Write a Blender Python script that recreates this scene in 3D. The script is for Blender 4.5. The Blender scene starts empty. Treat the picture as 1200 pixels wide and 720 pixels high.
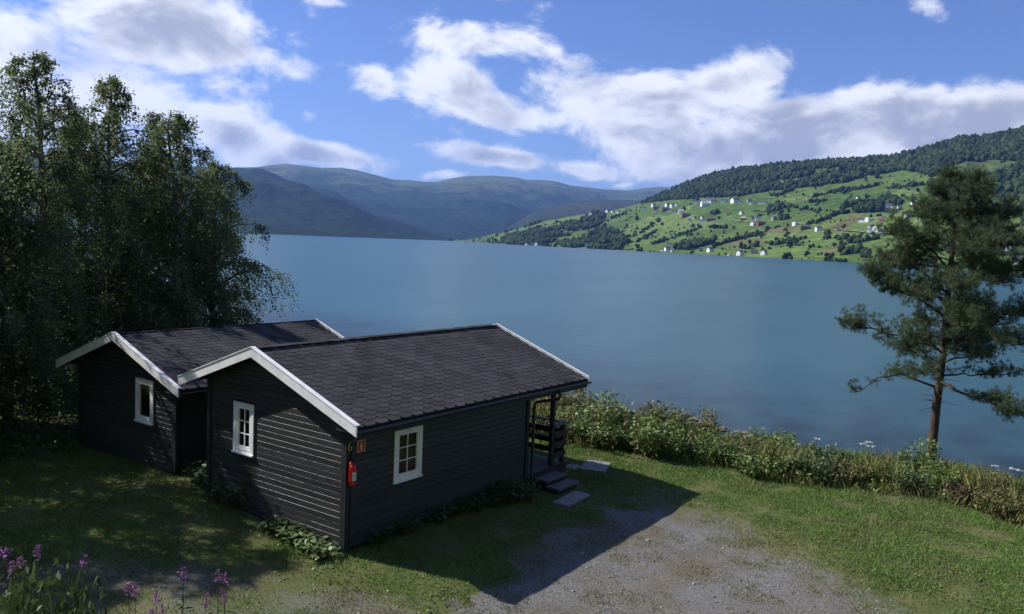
import bpy, math, random
import numpy as np
from math import radians, sin, cos, pi
from mathutils import Matrix, Vector, noise as mnoise

rng = np.random.default_rng(7)
random.seed(7)
sc = bpy.context.scene
COL = sc.collection

# ------------------------------------------------------------------ camera
CAM = np.array([-9.665, -10.206, 5.353])
YAW, PITCH, ROLL, FPX = radians(35.54), radians(-4.49), radians(2.35), 977.03
def cam_axes():
    fw = np.array([cos(YAW)*cos(PITCH), sin(YAW)*cos(PITCH), sin(PITCH)])
    rt = np.array([sin(YAW), -cos(YAW), 0.0]); up = np.cross(rt, fw)
    c, s = cos(ROLL), sin(ROLL)
    return c*rt+s*up, -s*rt+c*up, fw
RT, UP, FW = cam_axes()
cam_data = bpy.data.cameras.new('camera')
cam_data.sensor_width = 36.0
cam_data.lens = FPX/1200*36.0
cam_data.clip_start = 0.1
cam_data.clip_end = 60000
cam = bpy.data.objects.new('camera', cam_data)
m = Matrix.Identity(4)
for i in range(3):
    m[i][0], m[i][1], m[i][2], m[i][3] = RT[i], UP[i], -FW[i], CAM[i]
cam.matrix_world = m
COL.objects.link(cam)
sc.camera = cam

# ------------------------------------------------------------------ sun, sky, exposure
SUN = np.array([-0.245, 0.700, 0.670]); SUN /= np.linalg.norm(SUN)
SUN_EL = math.asin(SUN[2]); SUN_AZ = math.atan2(SUN[1], SUN[0])
sun_data = bpy.data.lights.new('sun', 'SUN')
sun_data.energy = 5.0
sun_data.angle = radians(0.53)
sun_data.color = (1.0, 0.955, 0.88)
sun = bpy.data.objects.new('sun', sun_data)
sun.rotation_euler = Vector(SUN).to_track_quat('Z', 'Y').to_euler()
sun.location = (0, 30, 40)
COL.objects.link(sun)

vs = sc.view_settings
vs.view_transform = 'Standard'; vs.look = 'None'; vs.gamma = 1.0; vs.use_curve_mapping = False
vs.exposure = 0.5

SKY_STRENGTH = 0.089
def az_el(px, py):
    v = (px-600)/FPX*RT + (360-py)/FPX*UP + FW
    v /= np.linalg.norm(v)
    return YAW-math.atan2(v[1], v[0]), math.asin(v[2])

def build_world():
    w = bpy.data.worlds.new('World'); sc.world = w; w.use_nodes = True
    w.cycles.sampling_method = 'MANUAL'; w.cycles.sample_map_resolution = 512
    nt = w.node_tree; N = nt.nodes; L = nt.links
    N.clear()
    def mth(op, a, b=None, c=None):
        n = N.new('ShaderNodeMath'); n.operation = op
        for i, q in enumerate((a, b, c)):
            if q is None: continue
            if isinstance(q, (int, float)): n.inputs[i].default_value = q
            else: L.new(q, n.inputs[i])
        return n.outputs[0]
    def smooth(x, lo, hi, a=0.0, b=1.0):
        n = N.new('ShaderNodeMapRange'); n.interpolation_type = 'SMOOTHSTEP'
        L.new(x, n.inputs[0]); n.inputs[1].default_value = lo; n.inputs[2].default_value = hi
        n.inputs[3].default_value = a; n.inputs[4].default_value = b
        return n.outputs[0]
    sky = N.new('ShaderNodeTexSky'); sky.sky_type = 'NISHITA'; sky.sun_disc = False
    sky.sun_elevation = SUN_EL; sky.sun_rotation = pi/2 - SUN_AZ
    sky.altitude = 50; sky.air_density = 1.0; sky.dust_density = 0.0; sky.ozone_density = 4.0
    tc = N.new('ShaderNodeTexCoord'); d = tc.outputs['Generated']
    sep = N.new('ShaderNodeSeparateXYZ'); L.new(d, sep.inputs[0])
    X, Y, Z = sep.outputs
    # azimuth (0 along the view axis, positive to its right) and elevation of the sky direction
    vx, vy = cos(YAW), sin(YAW)
    fwd = mth('ADD', mth('MULTIPLY', X, vx), mth('MULTIPLY', Y, vy))
    side = mth('SUBTRACT', mth('MULTIPLY', X, vy), mth('MULTIPLY', Y, vx))
    az = mth('ARCTAN2', side, fwd)
    el = mth('ARCSINE', mth('MINIMUM', mth('MAXIMUM', Z, -1.0), 1.0))
    comb = N.new('ShaderNodeCombineXYZ'); L.new(az, comb.inputs[0]); L.new(el, comb.inputs[1])
    vec = comb.outputs[0]
    def fbm(scale, detail, rough, dist=0.0, off=(0, 0, 0), sy=1.7):
        mp = N.new('ShaderNodeMapping'); mp.inputs['Location'].default_value = off; mp.inputs['Scale'].default_value = (1, sy, 1)
        L.new(vec, mp.inputs['Vector'])
        n = N.new('ShaderNodeTexNoise'); n.inputs['Scale'].default_value = scale
        n.inputs['Detail'].default_value = detail; n.inputs['Roughness'].default_value = rough
        n.inputs['Distortion'].default_value = dist
        L.new(mp.outputs[0], n.inputs['Vector'])
        return n.outputs['Fac']
    # cumulus banks: middle, half size, tilt (deg, + = right end lower) and thickness
    banks = [(20,75,85,42,8,1.2),(205,40,95,50,0,1.5),(120,100,110,42,0,1.25),(255,95,60,40,30,1.0),(335,72,34,24,20,.75),
             (275,158,75,28,28,1.25),(378,182,66,15,6,1.2),(364,135,16,9,0,.85),(390,2,30,8,0,.8),
             (540,48,95,22,4,1.1),(500,85,34,42,25,.95),(442,95,32,22,20,.95),(612,55,26,16,0,.8),(545,100,52,34,10,1.1),(660,110,70,26,5,1.2),
             (600,130,95,26,8,1.15),(745,118,115,36,3,1.4),(845,98,60,22,-10,1.25),(770,160,120,27,8,1.25),
             (590,185,72,13,4,1.35),(680,200,66,13,6,1.25),(1010,142,150,32,-2,1.7),(910,174,150,32,-4,1.7),(1140,146,150,33,-3,1.75),
             (830,198,100,22,-5,1.15),(1085,4,26,14,30,.6),(1180,2,40,12,0,.6),(518,205,28,6,-6,.85),(730,217,20,5,-6,.9),(460,190,50,5,0,.3),(-70,90,80,60,0,1.0),
             (1300,150,120,36,0,1.0),(80,190,140,60,0,1.0)]
    total = None
    for (px, py, sx, sy, tilt, amt) in banks:
        a0, e0 = az_el(px, py)
        mp = N.new('ShaderNodeMapping'); mp.vector_type = 'TEXTURE'
        mp.inputs['Location'].default_value = (a0, e0, 0); mp.inputs['Rotation'].default_value = (0, 0, radians(-tilt)); mp.inputs['Scale'].default_value = (sx/FPX, sy/FPX, 1)
        L.new(vec, mp.inputs['Vector'])
        dp = N.new('ShaderNodeVectorMath'); dp.operation = 'DOT_PRODUCT'; L.new(mp.outputs[0], dp.inputs[0]); L.new(mp.outputs[0], dp.inputs[1])
        g = mth('POWER', .52, dp.outputs['Value'])
        total = mth('MULTIPLY', g, amt) if total is None else mth('SMOOTH_MAX', total, mth('MULTIPLY', g, amt), .18)
    # the same broken cumulus goes on round the rest of the sky
    wide = smooth(fbm(2.6, 2, .5, 0.2, (3, 1, 2)), .50, .70)
    outside = mth('MAXIMUM', smooth(mth('ABSOLUTE', az), .62, .85), smooth(el, .34, .5))
    mixn = N.new('ShaderNodeMix'); L.new(outside, mixn.inputs['Factor']); L.new(total, mixn.inputs['A']); L.new(wide, mixn.inputs['B'])
    cover = mixn.outputs['Result']
    n1 = fbm(9.0, 9, .60, .35, (1.7, 0, 0))
    n2 = fbm(34.0, 5, .62, .2, (0, 4, 0), 1.4)
    dens = mth('MULTIPLY_ADD', mth('SUBTRACT', n2, .5), .55, mth('MULTIPLY_ADD', mth('SUBTRACT', n1, .5), CL_NOISE, cover))
    mask = mth('MULTIPLY', smooth(dens, CL_LO, CL_HI), smooth(el, -.02, .03))
    # grey undersides where the bank is thick
    thick = smooth(dens, .80, 1.75)
    n3 = fbm(9.0, 5, .58, .35, (1.7-.030, .028, 0))
    billow = smooth(mth('ADD', mth('MULTIPLY', mth('SUBTRACT', n3, n1), 2.2), mth('MULTIPLY', thick, .55)), -.12, .62)
    shade = mth('MULTIPLY', billow, smooth(dens, .55, 1.1, .25, 1.0))
    ramp = N.new('ShaderNodeMix'); ramp.data_type = 'RGBA'
    L.new(shade, ramp.inputs['Factor'])
    ramp.inputs['A'].default_value = (0.76, 0.775, 0.83, 1)
    ramp.inputs['B'].default_value = (0.33, 0.355, 0.44, 1)
    hs = N.new('ShaderNodeMix'); hs.data_type = 'RGBA'; hs.blend_type = 'MULTIPLY'; hs.inputs['Factor'].default_value = 1.0
    L.new(sky.outputs[0], hs.inputs['A']); hs.inputs['B'].default_value = (*SKY_TINT, 1)      # the picture's cool white balance
    bgs = N.new('ShaderNodeBackground'); bgs.inputs['Strength'].default_value = SKY_STRENGTH
    L.new(hs.outputs['Result'], bgs.inputs['Color'])
    bgc = N.new('ShaderNodeBackground'); bgc.inputs['Strength'].default_value = 1.0
    L.new(ramp.outputs['Result'], bgc.inputs['Color'])
    mix = N.new('ShaderNodeMixShader'); L.new(mask, mix.inputs[0]); L.new(bgs.outputs[0], mix.inputs[1]); L.new(bgc.outputs[0], mix.inputs[2])
    out = N.new('ShaderNodeOutputWorld'); L.new(mix.outputs[0], out.inputs['Surface'])
SKY_TINT, CL_NOISE, CL_LO, CL_HI = (.72, .745, 1.06), 2.4, .46, 1.02
build_world()

# ------------------------------------------------------------------ helpers
WATER_Z = -2.0
def ray(px, py):
    return (px-600)/FPX*RT + (360-py)/FPX*UP + FW
def atz(px, py, z):
    v = ray(px, py); t = (z-CAM[2])/v[2]; return CAM+t*v
def at_dist(px, py, D):
    v = ray(px, py); return CAM + v*(D/math.hypot(v[0], v[1]))
def project(P):
    Q = np.asarray(P, float)-CAM
    w = Q@FW
    return 600+FPX*(Q@RT)/w, 360-FPX*(Q@UP)/w
def horizon_y(px):
    v0 = ray(px, 300); v1 = ray(px, 301)
    e0, e1 = v0[2]/math.hypot(v0[0], v0[1]), v1[2]/math.hypot(v1[0], v1[1])
    return 300+e0/(e0-e1)

def mesh_from(name, V, F):
    """V (N,3); F list of index tuples or an (M,k) array"""
    me = bpy.data.meshes.new(name)
    V = np.asarray(V, dtype=np.float32)
    if isinstance(F, np.ndarray):
        k = F.shape[1]; M = len(F)
        me.vertices.add(len(V)); me.vertices.foreach_set('co', V.ravel())
        me.loops.add(M*k); me.loops.foreach_set('vertex_index', F.astype(np.int32).ravel())
        me.polygons.add(M); me.polygons.foreach_set('loop_start', np.arange(0, M*k, k, dtype=np.int32))
        me.polygons.foreach_set('loop_total', np.full(M, k, dtype=np.int32))
        me.update(calc_edges=True)
        me.validate()
    else:
        me.from_pydata([tuple(map(float, v)) for v in V], [], [tuple(map(int, f)) for f in F]); me.update()
    return me
def obj(name, me, mat=None, parent=None, loc=None, smooth=False):
    if mat is not None and not me.materials: me.materials.append(mat)
    if smooth: me.polygons.foreach_set('use_smooth', np.ones(len(me.polygons), dtype=bool))
    o = bpy.data.objects.new(name, me); COL.objects.link(o)
    if loc is not None: o.location = loc
    if parent is not None: o.parent = parent
    return o
def empty(name, loc=(0, 0, 0), rz=0.0):
    o = bpy.data.objects.new(name, None); COL.objects.link(o); o.location = loc; o.rotation_euler = (0, 0, rz)
    o.empty_display_size = .2
    return o
def tag(o, label=None, cat=None, group=None, kind=None):
    if label: o['label'] = label
    if cat: o['category'] = cat
    if group: o['group'] = group
    if kind: o['kind'] = kind
    return o
def copy_tree(o, parent=None):
    c = o.copy(); COL.objects.link(c); c.parent = parent
    for ch in list(o.children): copy_tree(ch, c)
    return c

class MB:
    """collects small shapes into one mesh"""
    def __init__(s): s.V = []; s.F = []
    def add(s, V, F):
        b = len(s.V); s.V += [tuple(v) for v in V]; s.F += [tuple(i+b for i in f) for f in F]; return s
    def box(s, x0, x1, y0, y1, z0, z1):
        return s.add([(x0,y0,z0),(x1,y0,z0),(x1,y1,z0),(x0,y1,z0),(x0,y0,z1),(x1,y0,z1),(x1,y1,z1),(x0,y1,z1)],
                     [(0,3,2,1),(4,5,6,7),(0,1,5,4),(1,2,6,5),(2,3,7,6),(3,0,4,7)])
    def prism(s, poly, ext):
        """closed planar polygon (3-D points) swept along the vector ext"""
        n = len(poly); P = [tuple(p) for p in poly]; Q = [tuple(np.array(p)+np.array(ext)) for p in poly]
        return s.add(P+Q, [tuple(range(n-1, -1, -1)), tuple(range(n, 2*n))]+[(i, (i+1) % n, n+(i+1) % n, n+i) for i in range(n)])
    def tube(s, pts, rad, n=8):
        V, F = tube(pts, rad, n); return s.add(V, F)
    def lathe(s, prof, c=(0, 0, 0), n=18):
        V = []; F = []
        for r, z in prof:
            for k in range(n):
                a = 2*pi*k/n; V.append((c[0]+r*cos(a), c[1]+r*sin(a), c[2]+z))
        for i in range(len(prof)-1):
            for k in range(n): F.append((i*n+k, i*n+(k+1) % n, (i+1)*n+(k+1) % n, (i+1)*n+k))
        F.append(tuple(range(n-1, -1, -1))); F.append(tuple((len(prof)-1)*n+k for k in range(n)))
        return s.add(V, F)
    def build(s, name, mat, parent=None, smooth=False, loc=None, bevel=0.0):
        o = obj(name, mesh_from(name, s.V, s.F), mat, parent, loc, smooth)
        if bevel:
            b = o.modifiers.new('bevel', 'BEVEL'); b.width = bevel; b.segments = 1; b.limit_method = 'ANGLE'
        return o

def tube(pts, rad, n=6):
    pts = np.asarray(pts, float); k = len(pts)
    rad = np.full(k, rad, float) if np.isscalar(rad) else np.asarray(rad, float)
    T = np.gradient(pts, axis=0); T /= np.linalg.norm(T, axis=1)[:, None]+1e-9
    ref = np.array([0, 0, 1.0]) if abs(T[0][2]) < .9 else np.array([1.0, 0, 0])
    V = []
    for i in range(k):
        a = np.cross(T[i], ref); a /= np.linalg.norm(a)+1e-9; b = np.cross(T[i], a)
        for j in range(n):
            q = 2*pi*j/n; V.append(pts[i]+rad[i]*(cos(q)*a+sin(q)*b))
    F = [(i*n+j, i*n+(j+1) % n, (i+1)*n+(j+1) % n, (i+1)*n+j) for i in range(k-1) for j in range(n)]
    F.append(tuple(range(n))[::-1]); F.append(tuple((k-1)*n+j for j in range(n)))
    return V, F

# smooth value noise for vertex work
def vnoise(x, y, seed=0):
    x = np.asarray(x, float); y = np.asarray(y, float)
    xi = np.floor(x).astype(np.int64); yi = np.floor(y).astype(np.int64); xf = x-xi; yf = y-yi
    def h(a, b):
        n = (a*374761393 + b*668265263 + seed*974634131) & 0x7fffffff
        n = ((n ^ (n >> 13))*1274126177) & 0x7fffffff
        return ((n ^ (n >> 16)) & 0xffff)/65535.0
    u = xf*xf*(3-2*xf); v = yf*yf*(3-2*yf)
    return (h(xi, yi)*(1-u)+h(xi+1, yi)*u)*(1-v)+(h(xi, yi+1)*(1-u)+h(xi+1, yi+1)*u)*v
def fbm(x, y, oct=5, seed=0, gain=.5):
    s = 0; a = 1; t = 0
    for i in range(oct):
        s = s+a*vnoise(np.asarray(x)*2**i, np.asarray(y)*2**i, seed+i*17); t += a; a *= gain
    return s/t
def sstep(x, lo, hi):
    t = np.clip((np.asarray(x, float)-lo)/(hi-lo), 0, 1); return t*t*(3-2*t)
def in_poly(px, py, poly):
    px = np.asarray(px); py = np.asarray(py); r = np.zeros(px.shape, bool); n = len(poly)
    for i in range(n):
        x0, y0 = poly[i]; x1, y1 = poly[(i+1) % n]
        if y0 == y1: continue
        c = ((y0 > py) != (y1 > py)) & (px < (x1-x0)*(py-y0)/(y1-y0)+x0); r ^= c
    return r

# ------------------------------------------------------------------ materials
MATS = {}
def mat(name, c1, c2=None, rough=.7, scale=8.0, detail=5, spec=.3, bump=0.0, bump_scale=None, stretch=(1, 1, 1), island=0.0, metallic=0.0, coords='Object', transl=0.0, lo=.3, hi=.7):
    if name in MATS: return MATS[name]
    M = bpy.data.materials.new(name); M.use_nodes = True
    nt = M.node_tree; N = nt.nodes; L = nt.links
    b = N['Principled BSDF']; out = N['Material Output']
    b.inputs['Roughness'].default_value = rough; b.inputs['Specular IOR Level'].default_value = spec; b.inputs['Metallic'].default_value = metallic
    c2 = c2 or c1
    tc = N.new('ShaderNodeTexCoord'); mp = N.new('ShaderNodeMapping'); mp.inputs['Scale'].default_value = stretch
    L.new(N.new('ShaderNodeNewGeometry').outputs['Position'] if coords == 'World' else tc.outputs[coords], mp.inputs['Vector'])
    n = N.new('ShaderNodeTexNoise'); n.inputs['Scale'].default_value = scale; n.inputs['Detail'].default_value = detail; n.inputs['Roughness'].default_value = .6
    L.new(mp.outputs[0], n.inputs['Vector'])
    r = N.new('ShaderNodeValToRGB'); r.color_ramp.elements[0].position = lo; r.color_ramp.elements[1].position = hi
    r.color_ramp.elements[0].color = (*c1, 1); r.color_ramp.elements[1].color = (*c2, 1)
    L.new(n.outputs['Fac'], r.inputs['Fac'])
    col = r.outputs['Color']
    if island:
        g = N.new('ShaderNodeNewGeometry'); hs = N.new('ShaderNodeHueSaturation')
        oi = N.new('ShaderNodeObjectInfo')
        ad = N.new('ShaderNodeMath'); ad.operation = 'ADD'; L.new(g.outputs['Random Per Island'], ad.inputs[0]); L.new(oi.outputs['Random'], ad.inputs[1])
        fr = N.new('ShaderNodeMath'); fr.operation = 'FRACT'; L.new(ad.outputs[0], fr.inputs[0])
        mr = N.new('ShaderNodeMapRange'); L.new(fr.outputs[0], mr.inputs[0]); mr.inputs[3].default_value = 1-island; mr.inputs[4].default_value = 1+island
        L.new(col, hs.inputs['Color']); L.new(mr.outputs[0], hs.inputs['Value'])
        mh = N.new('ShaderNodeMapRange'); L.new(fr.outputs[0], mh.inputs[0]); mh.inputs[3].default_value = .5+island*.06; mh.inputs[4].default_value = .5-island*.06
        L.new(mh.outputs[0], hs.inputs['Hue'])
        col = hs.outputs['Color']
    L.new(col, b.inputs['Base Color'])
    if bump:
        n2 = N.new('ShaderNodeTexNoise'); n2.inputs['Scale'].default_value = bump_scale or scale*4; n2.inputs['Detail'].default_value = 6
        L.new(mp.outputs[0], n2.inputs['Vector'])
        bp = N.new('ShaderNodeBump'); bp.inputs['Strength'].default_value = bump; bp.inputs['Distance'].default_value = .02
        L.new(n2.outputs['Fac'], bp.inputs['Height']); L.new(bp.outputs[0], b.inputs['Normal'])
    if transl:
        t = N.new('ShaderNodeBsdfTranslucent'); L.new(col, t.inputs['Color'])
        mx = N.new('ShaderNodeMixShader'); mx.inputs[0].default_value = transl
        L.new(b.outputs[0], mx.inputs[1]); L.new(t.outputs[0], mx.inputs[2]); L.new(mx.outputs[0], out.inputs['Surface'])
    MATS[name] = M
    return M

STAIN = mat('black_stained_boards', (.011, .0118, .0136), (.040, .0415, .0455), rough=.48, scale=3, detail=8, spec=.5, stretch=(2, 2, 14), bump=.25, bump_scale=8, island=.32)
STAIN_TRIM = mat('black_stained_trim', (.017, .018, .021), (.034, .035, .039), rough=.55, scale=5, spec=.3, bump=.2)
PANEL = mat('dark_inner_panel', (.012, .012, .013), rough=.9)
WHITE = mat('white_paint', (.60, .61, .62), (.84, .84, .84), rough=.5, scale=4, detail=10, lo=.25, hi=.55, bump=.12, spec=.4)
SHINGLE = mat('grey_shingle', (.031, .031, .036), (.062, .061, .069), rough=.93, scale=1.6, detail=12, spec=.15, bump=.5, bump_scale=120, island=.20, coords='World')
MOSS = mat('roof_under', (.014, .014, .013), (.022, .022, .018), rough=.95)
METAL = mat('black_metal', (.014, .014, .016), (.022, .022, .024), rough=.35, spec=.5)
DECK = mat('deck_boards', (.060, .058, .058), (.105, .10, .098), rough=.7, scale=4, stretch=(3, 12, 3), bump=.3)
STEP = mat('step_boards', (.10, .10, .105), (.17, .17, .175), rough=.75, scale=6, stretch=(3, 12, 3), bump=.3)
SLAB = mat('concrete_slab', (.17, .17, .17), (.27, .27, .265), rough=.9, scale=7, bump=.3)
RED = mat('red_enamel', (.55, .012, .014), (.62, .02, .02), rough=.28, spec=.5)
REDSIGN = mat('red_sign', (.42, .035, .03), (.46, .05, .04), rough=.6)
CREAM = mat('cream_print', (.62, .56, .38), rough=.7)
GOLD = mat('faded_brass', (.42, .33, .10), (.5, .4, .14), rough=.4, spec=.5)
LABEL = mat('white_label', (.62, .63, .66), (.45, .46, .50), rough=.5, scale=60, detail=2)
CURTAIN = mat('curtain_cloth', (.72, .66, .48), (.82, .77, .60), rough=.9, scale=14, stretch=(6, 6, .6))
def glass_mat():
    M = bpy.data.materials.new('window_glass'); M.use_nodes = True
    N = M.node_tree.nodes; L = M.node_tree.links; N.clear()
    out = N.new('ShaderNodeOutputMaterial'); g = N.new('ShaderNodeBsdfGlossy'); g.inputs['Roughness'].default_value = .03
    t = N.new('ShaderNodeBsdfTransparent'); t.inputs['Color'].default_value = (.82, .86, .86, 1)
    fr = N.new('ShaderNodeFresnel'); fr.inputs['IOR'].default_value = 1.5
    mx = N.new('ShaderNodeMixShader'); L.new(fr.outputs[0], mx.inputs[0]); L.new(t.outputs[0], mx.inputs[1]); L.new(g.outputs[0], mx.inputs[2]); L.new(mx.outputs[0], out.inputs['Surface'])
    return M
GLASS = glass_mat()
BARK_BIRCH = mat('birch_bark', (.035, .032, .03), (.30, .29, .27), rough=.85, scale=5, stretch=(1, 1, 4), bump=.4)
BARK = mat('brown_bark', (.035, .026, .02), (.075, .055, .042), rough=.9, scale=9, bump=.6)
BARK_PINE = mat('pine_bark', (.040, .032, .028), (.105, .078, .060), rough=.9, scale=9, stretch=(1, 1, .4), bump=.8)
LEAF_BIRCH = mat('birch_leaf', (.098, .142, .054), (.165, .205, .088), rough=.6, spec=.22, scale=1.2, island=.35, transl=.50)
LEAF_BUSH = mat('bush_leaf', (.098, .158, .036), (.165, .225, .065), rough=.5, spec=.35, scale=2.0, island=.35, transl=.28)
LEAF_DARK = mat('dark_leaf', (.045, .078, .024), (.078, .118, .036), rough=.5, spec=.3, scale=2.0, island=.3, transl=.22)
LEAF_OLIVE = mat('olive_leaf', (.105, .115, .034), (.165, .160, .060), rough=.55, spec=.3, scale=2.0, island=.35, transl=.25)
LEAF_RED = mat('reddish_stem_leaf', (.090, .055, .034), (.12, .095, .045), rough=.6, scale=2.0, island=.3, transl=.2)
LEAF_BIG = mat('broad_leaf', (.085, .15, .042), (.14, .20, .07), rough=.5, spec=.35, scale=3, island=.3, transl=.25)
NEEDLE = mat('pine_needle', (.046, .080, .036), (.092, .124, .052), rough=.55, spec=.3, scale=.9, island=.35, transl=.22)
STEM = mat('green_stem', (.055, .075, .03), (.09, .085, .04), rough=.7)
STEM_RED = mat('reddish_stem', (.09, .05, .035), (.12, .06, .045), rough=.7)
PETAL_W = mat('white_petal', (.62, .63, .58), rough=.7, island=.15, transl=.3)
PETAL_P = mat('pink_petal', (.26, .08, .30), (.36, .13, .38), rough=.6, island=.25, transl=.3)
PETAL_F = mat('faded_pink_petal', (.38, .20, .22), (.45, .28, .28), rough=.7, island=.25, transl=.3)
ROCK = mat('shore_rock', (.13, .115, .105), (.28, .26, .25), rough=.85, scale=3, bump=.6)
ROCK_D = mat('wet_rock', (.09, .075, .06), (.20, .16, .14), rough=.5, scale=3, bump=.6)

# ------------------------------------------------------------------ near ground
EDGE_PX = [(670,530),(720,532),(780,540),(840,545),(900,558),(960,566),(1020,570),(1080,578),(1140,592),(1200,612)]
EDGE = np.array([atz(x, y, -.2)[:2] for x, y in EDGE_PX]); EDGE = EDGE[np.argsort(EDGE[:, 1])]
_ey = np.concatenate([[-60, -20], EDGE[:, 1], [4, 12, 25, 60]]); _ex = np.concatenate([[EDGE[0, 0]+8, EDGE[0, 0]-.5], EDGE[:, 0], [EDGE[-1, 0]+.5, EDGE[-1, 0]+3, 16, 22]])
def lawn_edge(y): return np.interp(y, _ey, _ex)
def ground_z(x, y):
    x = np.asarray(x, float); y = np.asarray(y, float)
    z = -.085+.05*np.clip(y, -4, 4)-.012*np.clip(y-4, 0, 30)+.007*np.clip(x, -6, 9)-.10*np.exp(-((x-5.8)/1.6)**2-((y+.5)/1.4)**2)
    u = x-lawn_edge(y)
    z = z-.10*sstep(x, 7, 11)
    z = z-2.6*sstep(u, .3, 13)-2.5*sstep(u, 11, 40)
    dc = np.hypot(x-CAM[0], y-CAM[1])
    z = z+3.8*np.clip(1-dc/9.5, 0, 1)**1.15
    back = (x-CAM[0])*cos(YAW)+(y-CAM[1])*sin(YAW)
    z = np.where(back < 0, np.maximum(z, 3.4*sstep(-back, -1, 6)), z)+.42*np.clip(-back-4, 0, 450)+.5*np.clip(-y-19, 0, 260)*(1-sstep(u, -4, 6))  # unseen slopes behind and right of the view, raised to cut sky light
    z = z+.05*(fbm(x*.5, y*.5, 3, 5)-.5)+.03*(fbm(x*2.2, y*2.2, 3, 9)-.5)
    return z
def gz(x, y): return float(ground_z(np.array([x]), np.array([y]))[0])

GRAVEL_POLY = [(520,745),(550,712),(572,690),(600,668),(640,645),(668,618),(700,600),(750,588),(800,588),(835,606),(868,626),(905,648),(960,668),(1010,690),(1060,745)]
DRY_POLY = [(-80,745),(-60,672),(60,655),(140,646),(190,660),(260,656),(330,676),(420,692),(520,704),(470,745)]
def gravel_mask(x, y, z):
    """1 on the bare drive, about .5 on the worn grass, 0 on the lawn, with ragged soft edges"""
    px, py = project(np.stack([x, y, z], -1))
    n = fbm(x*.9, y*.9, 4, 3)-.5; n2 = fbm(x*3.1, y*3.1, 3, 8)-.5; n3 = fbm(x*8, y*8, 2, 19)-.5
    qx = px+n*110+n2*46+n3*20; qy = py+n2*18+n*22+n3*8
    g = 0; dry = 0
    for dx, dy in ((0, 0), (26, 5), (-26, -5), (12, -14), (-12, 14), (34, -9), (-34, 9)):
        g = g+in_poly(qx+dx, qy+dy, GRAVEL_POLY)/7.0; dry = dry+in_poly(qx+dx, qy+dy, DRY_POLY)/7.0
    return np.maximum(g, dry*(.58+.6*n))

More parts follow.
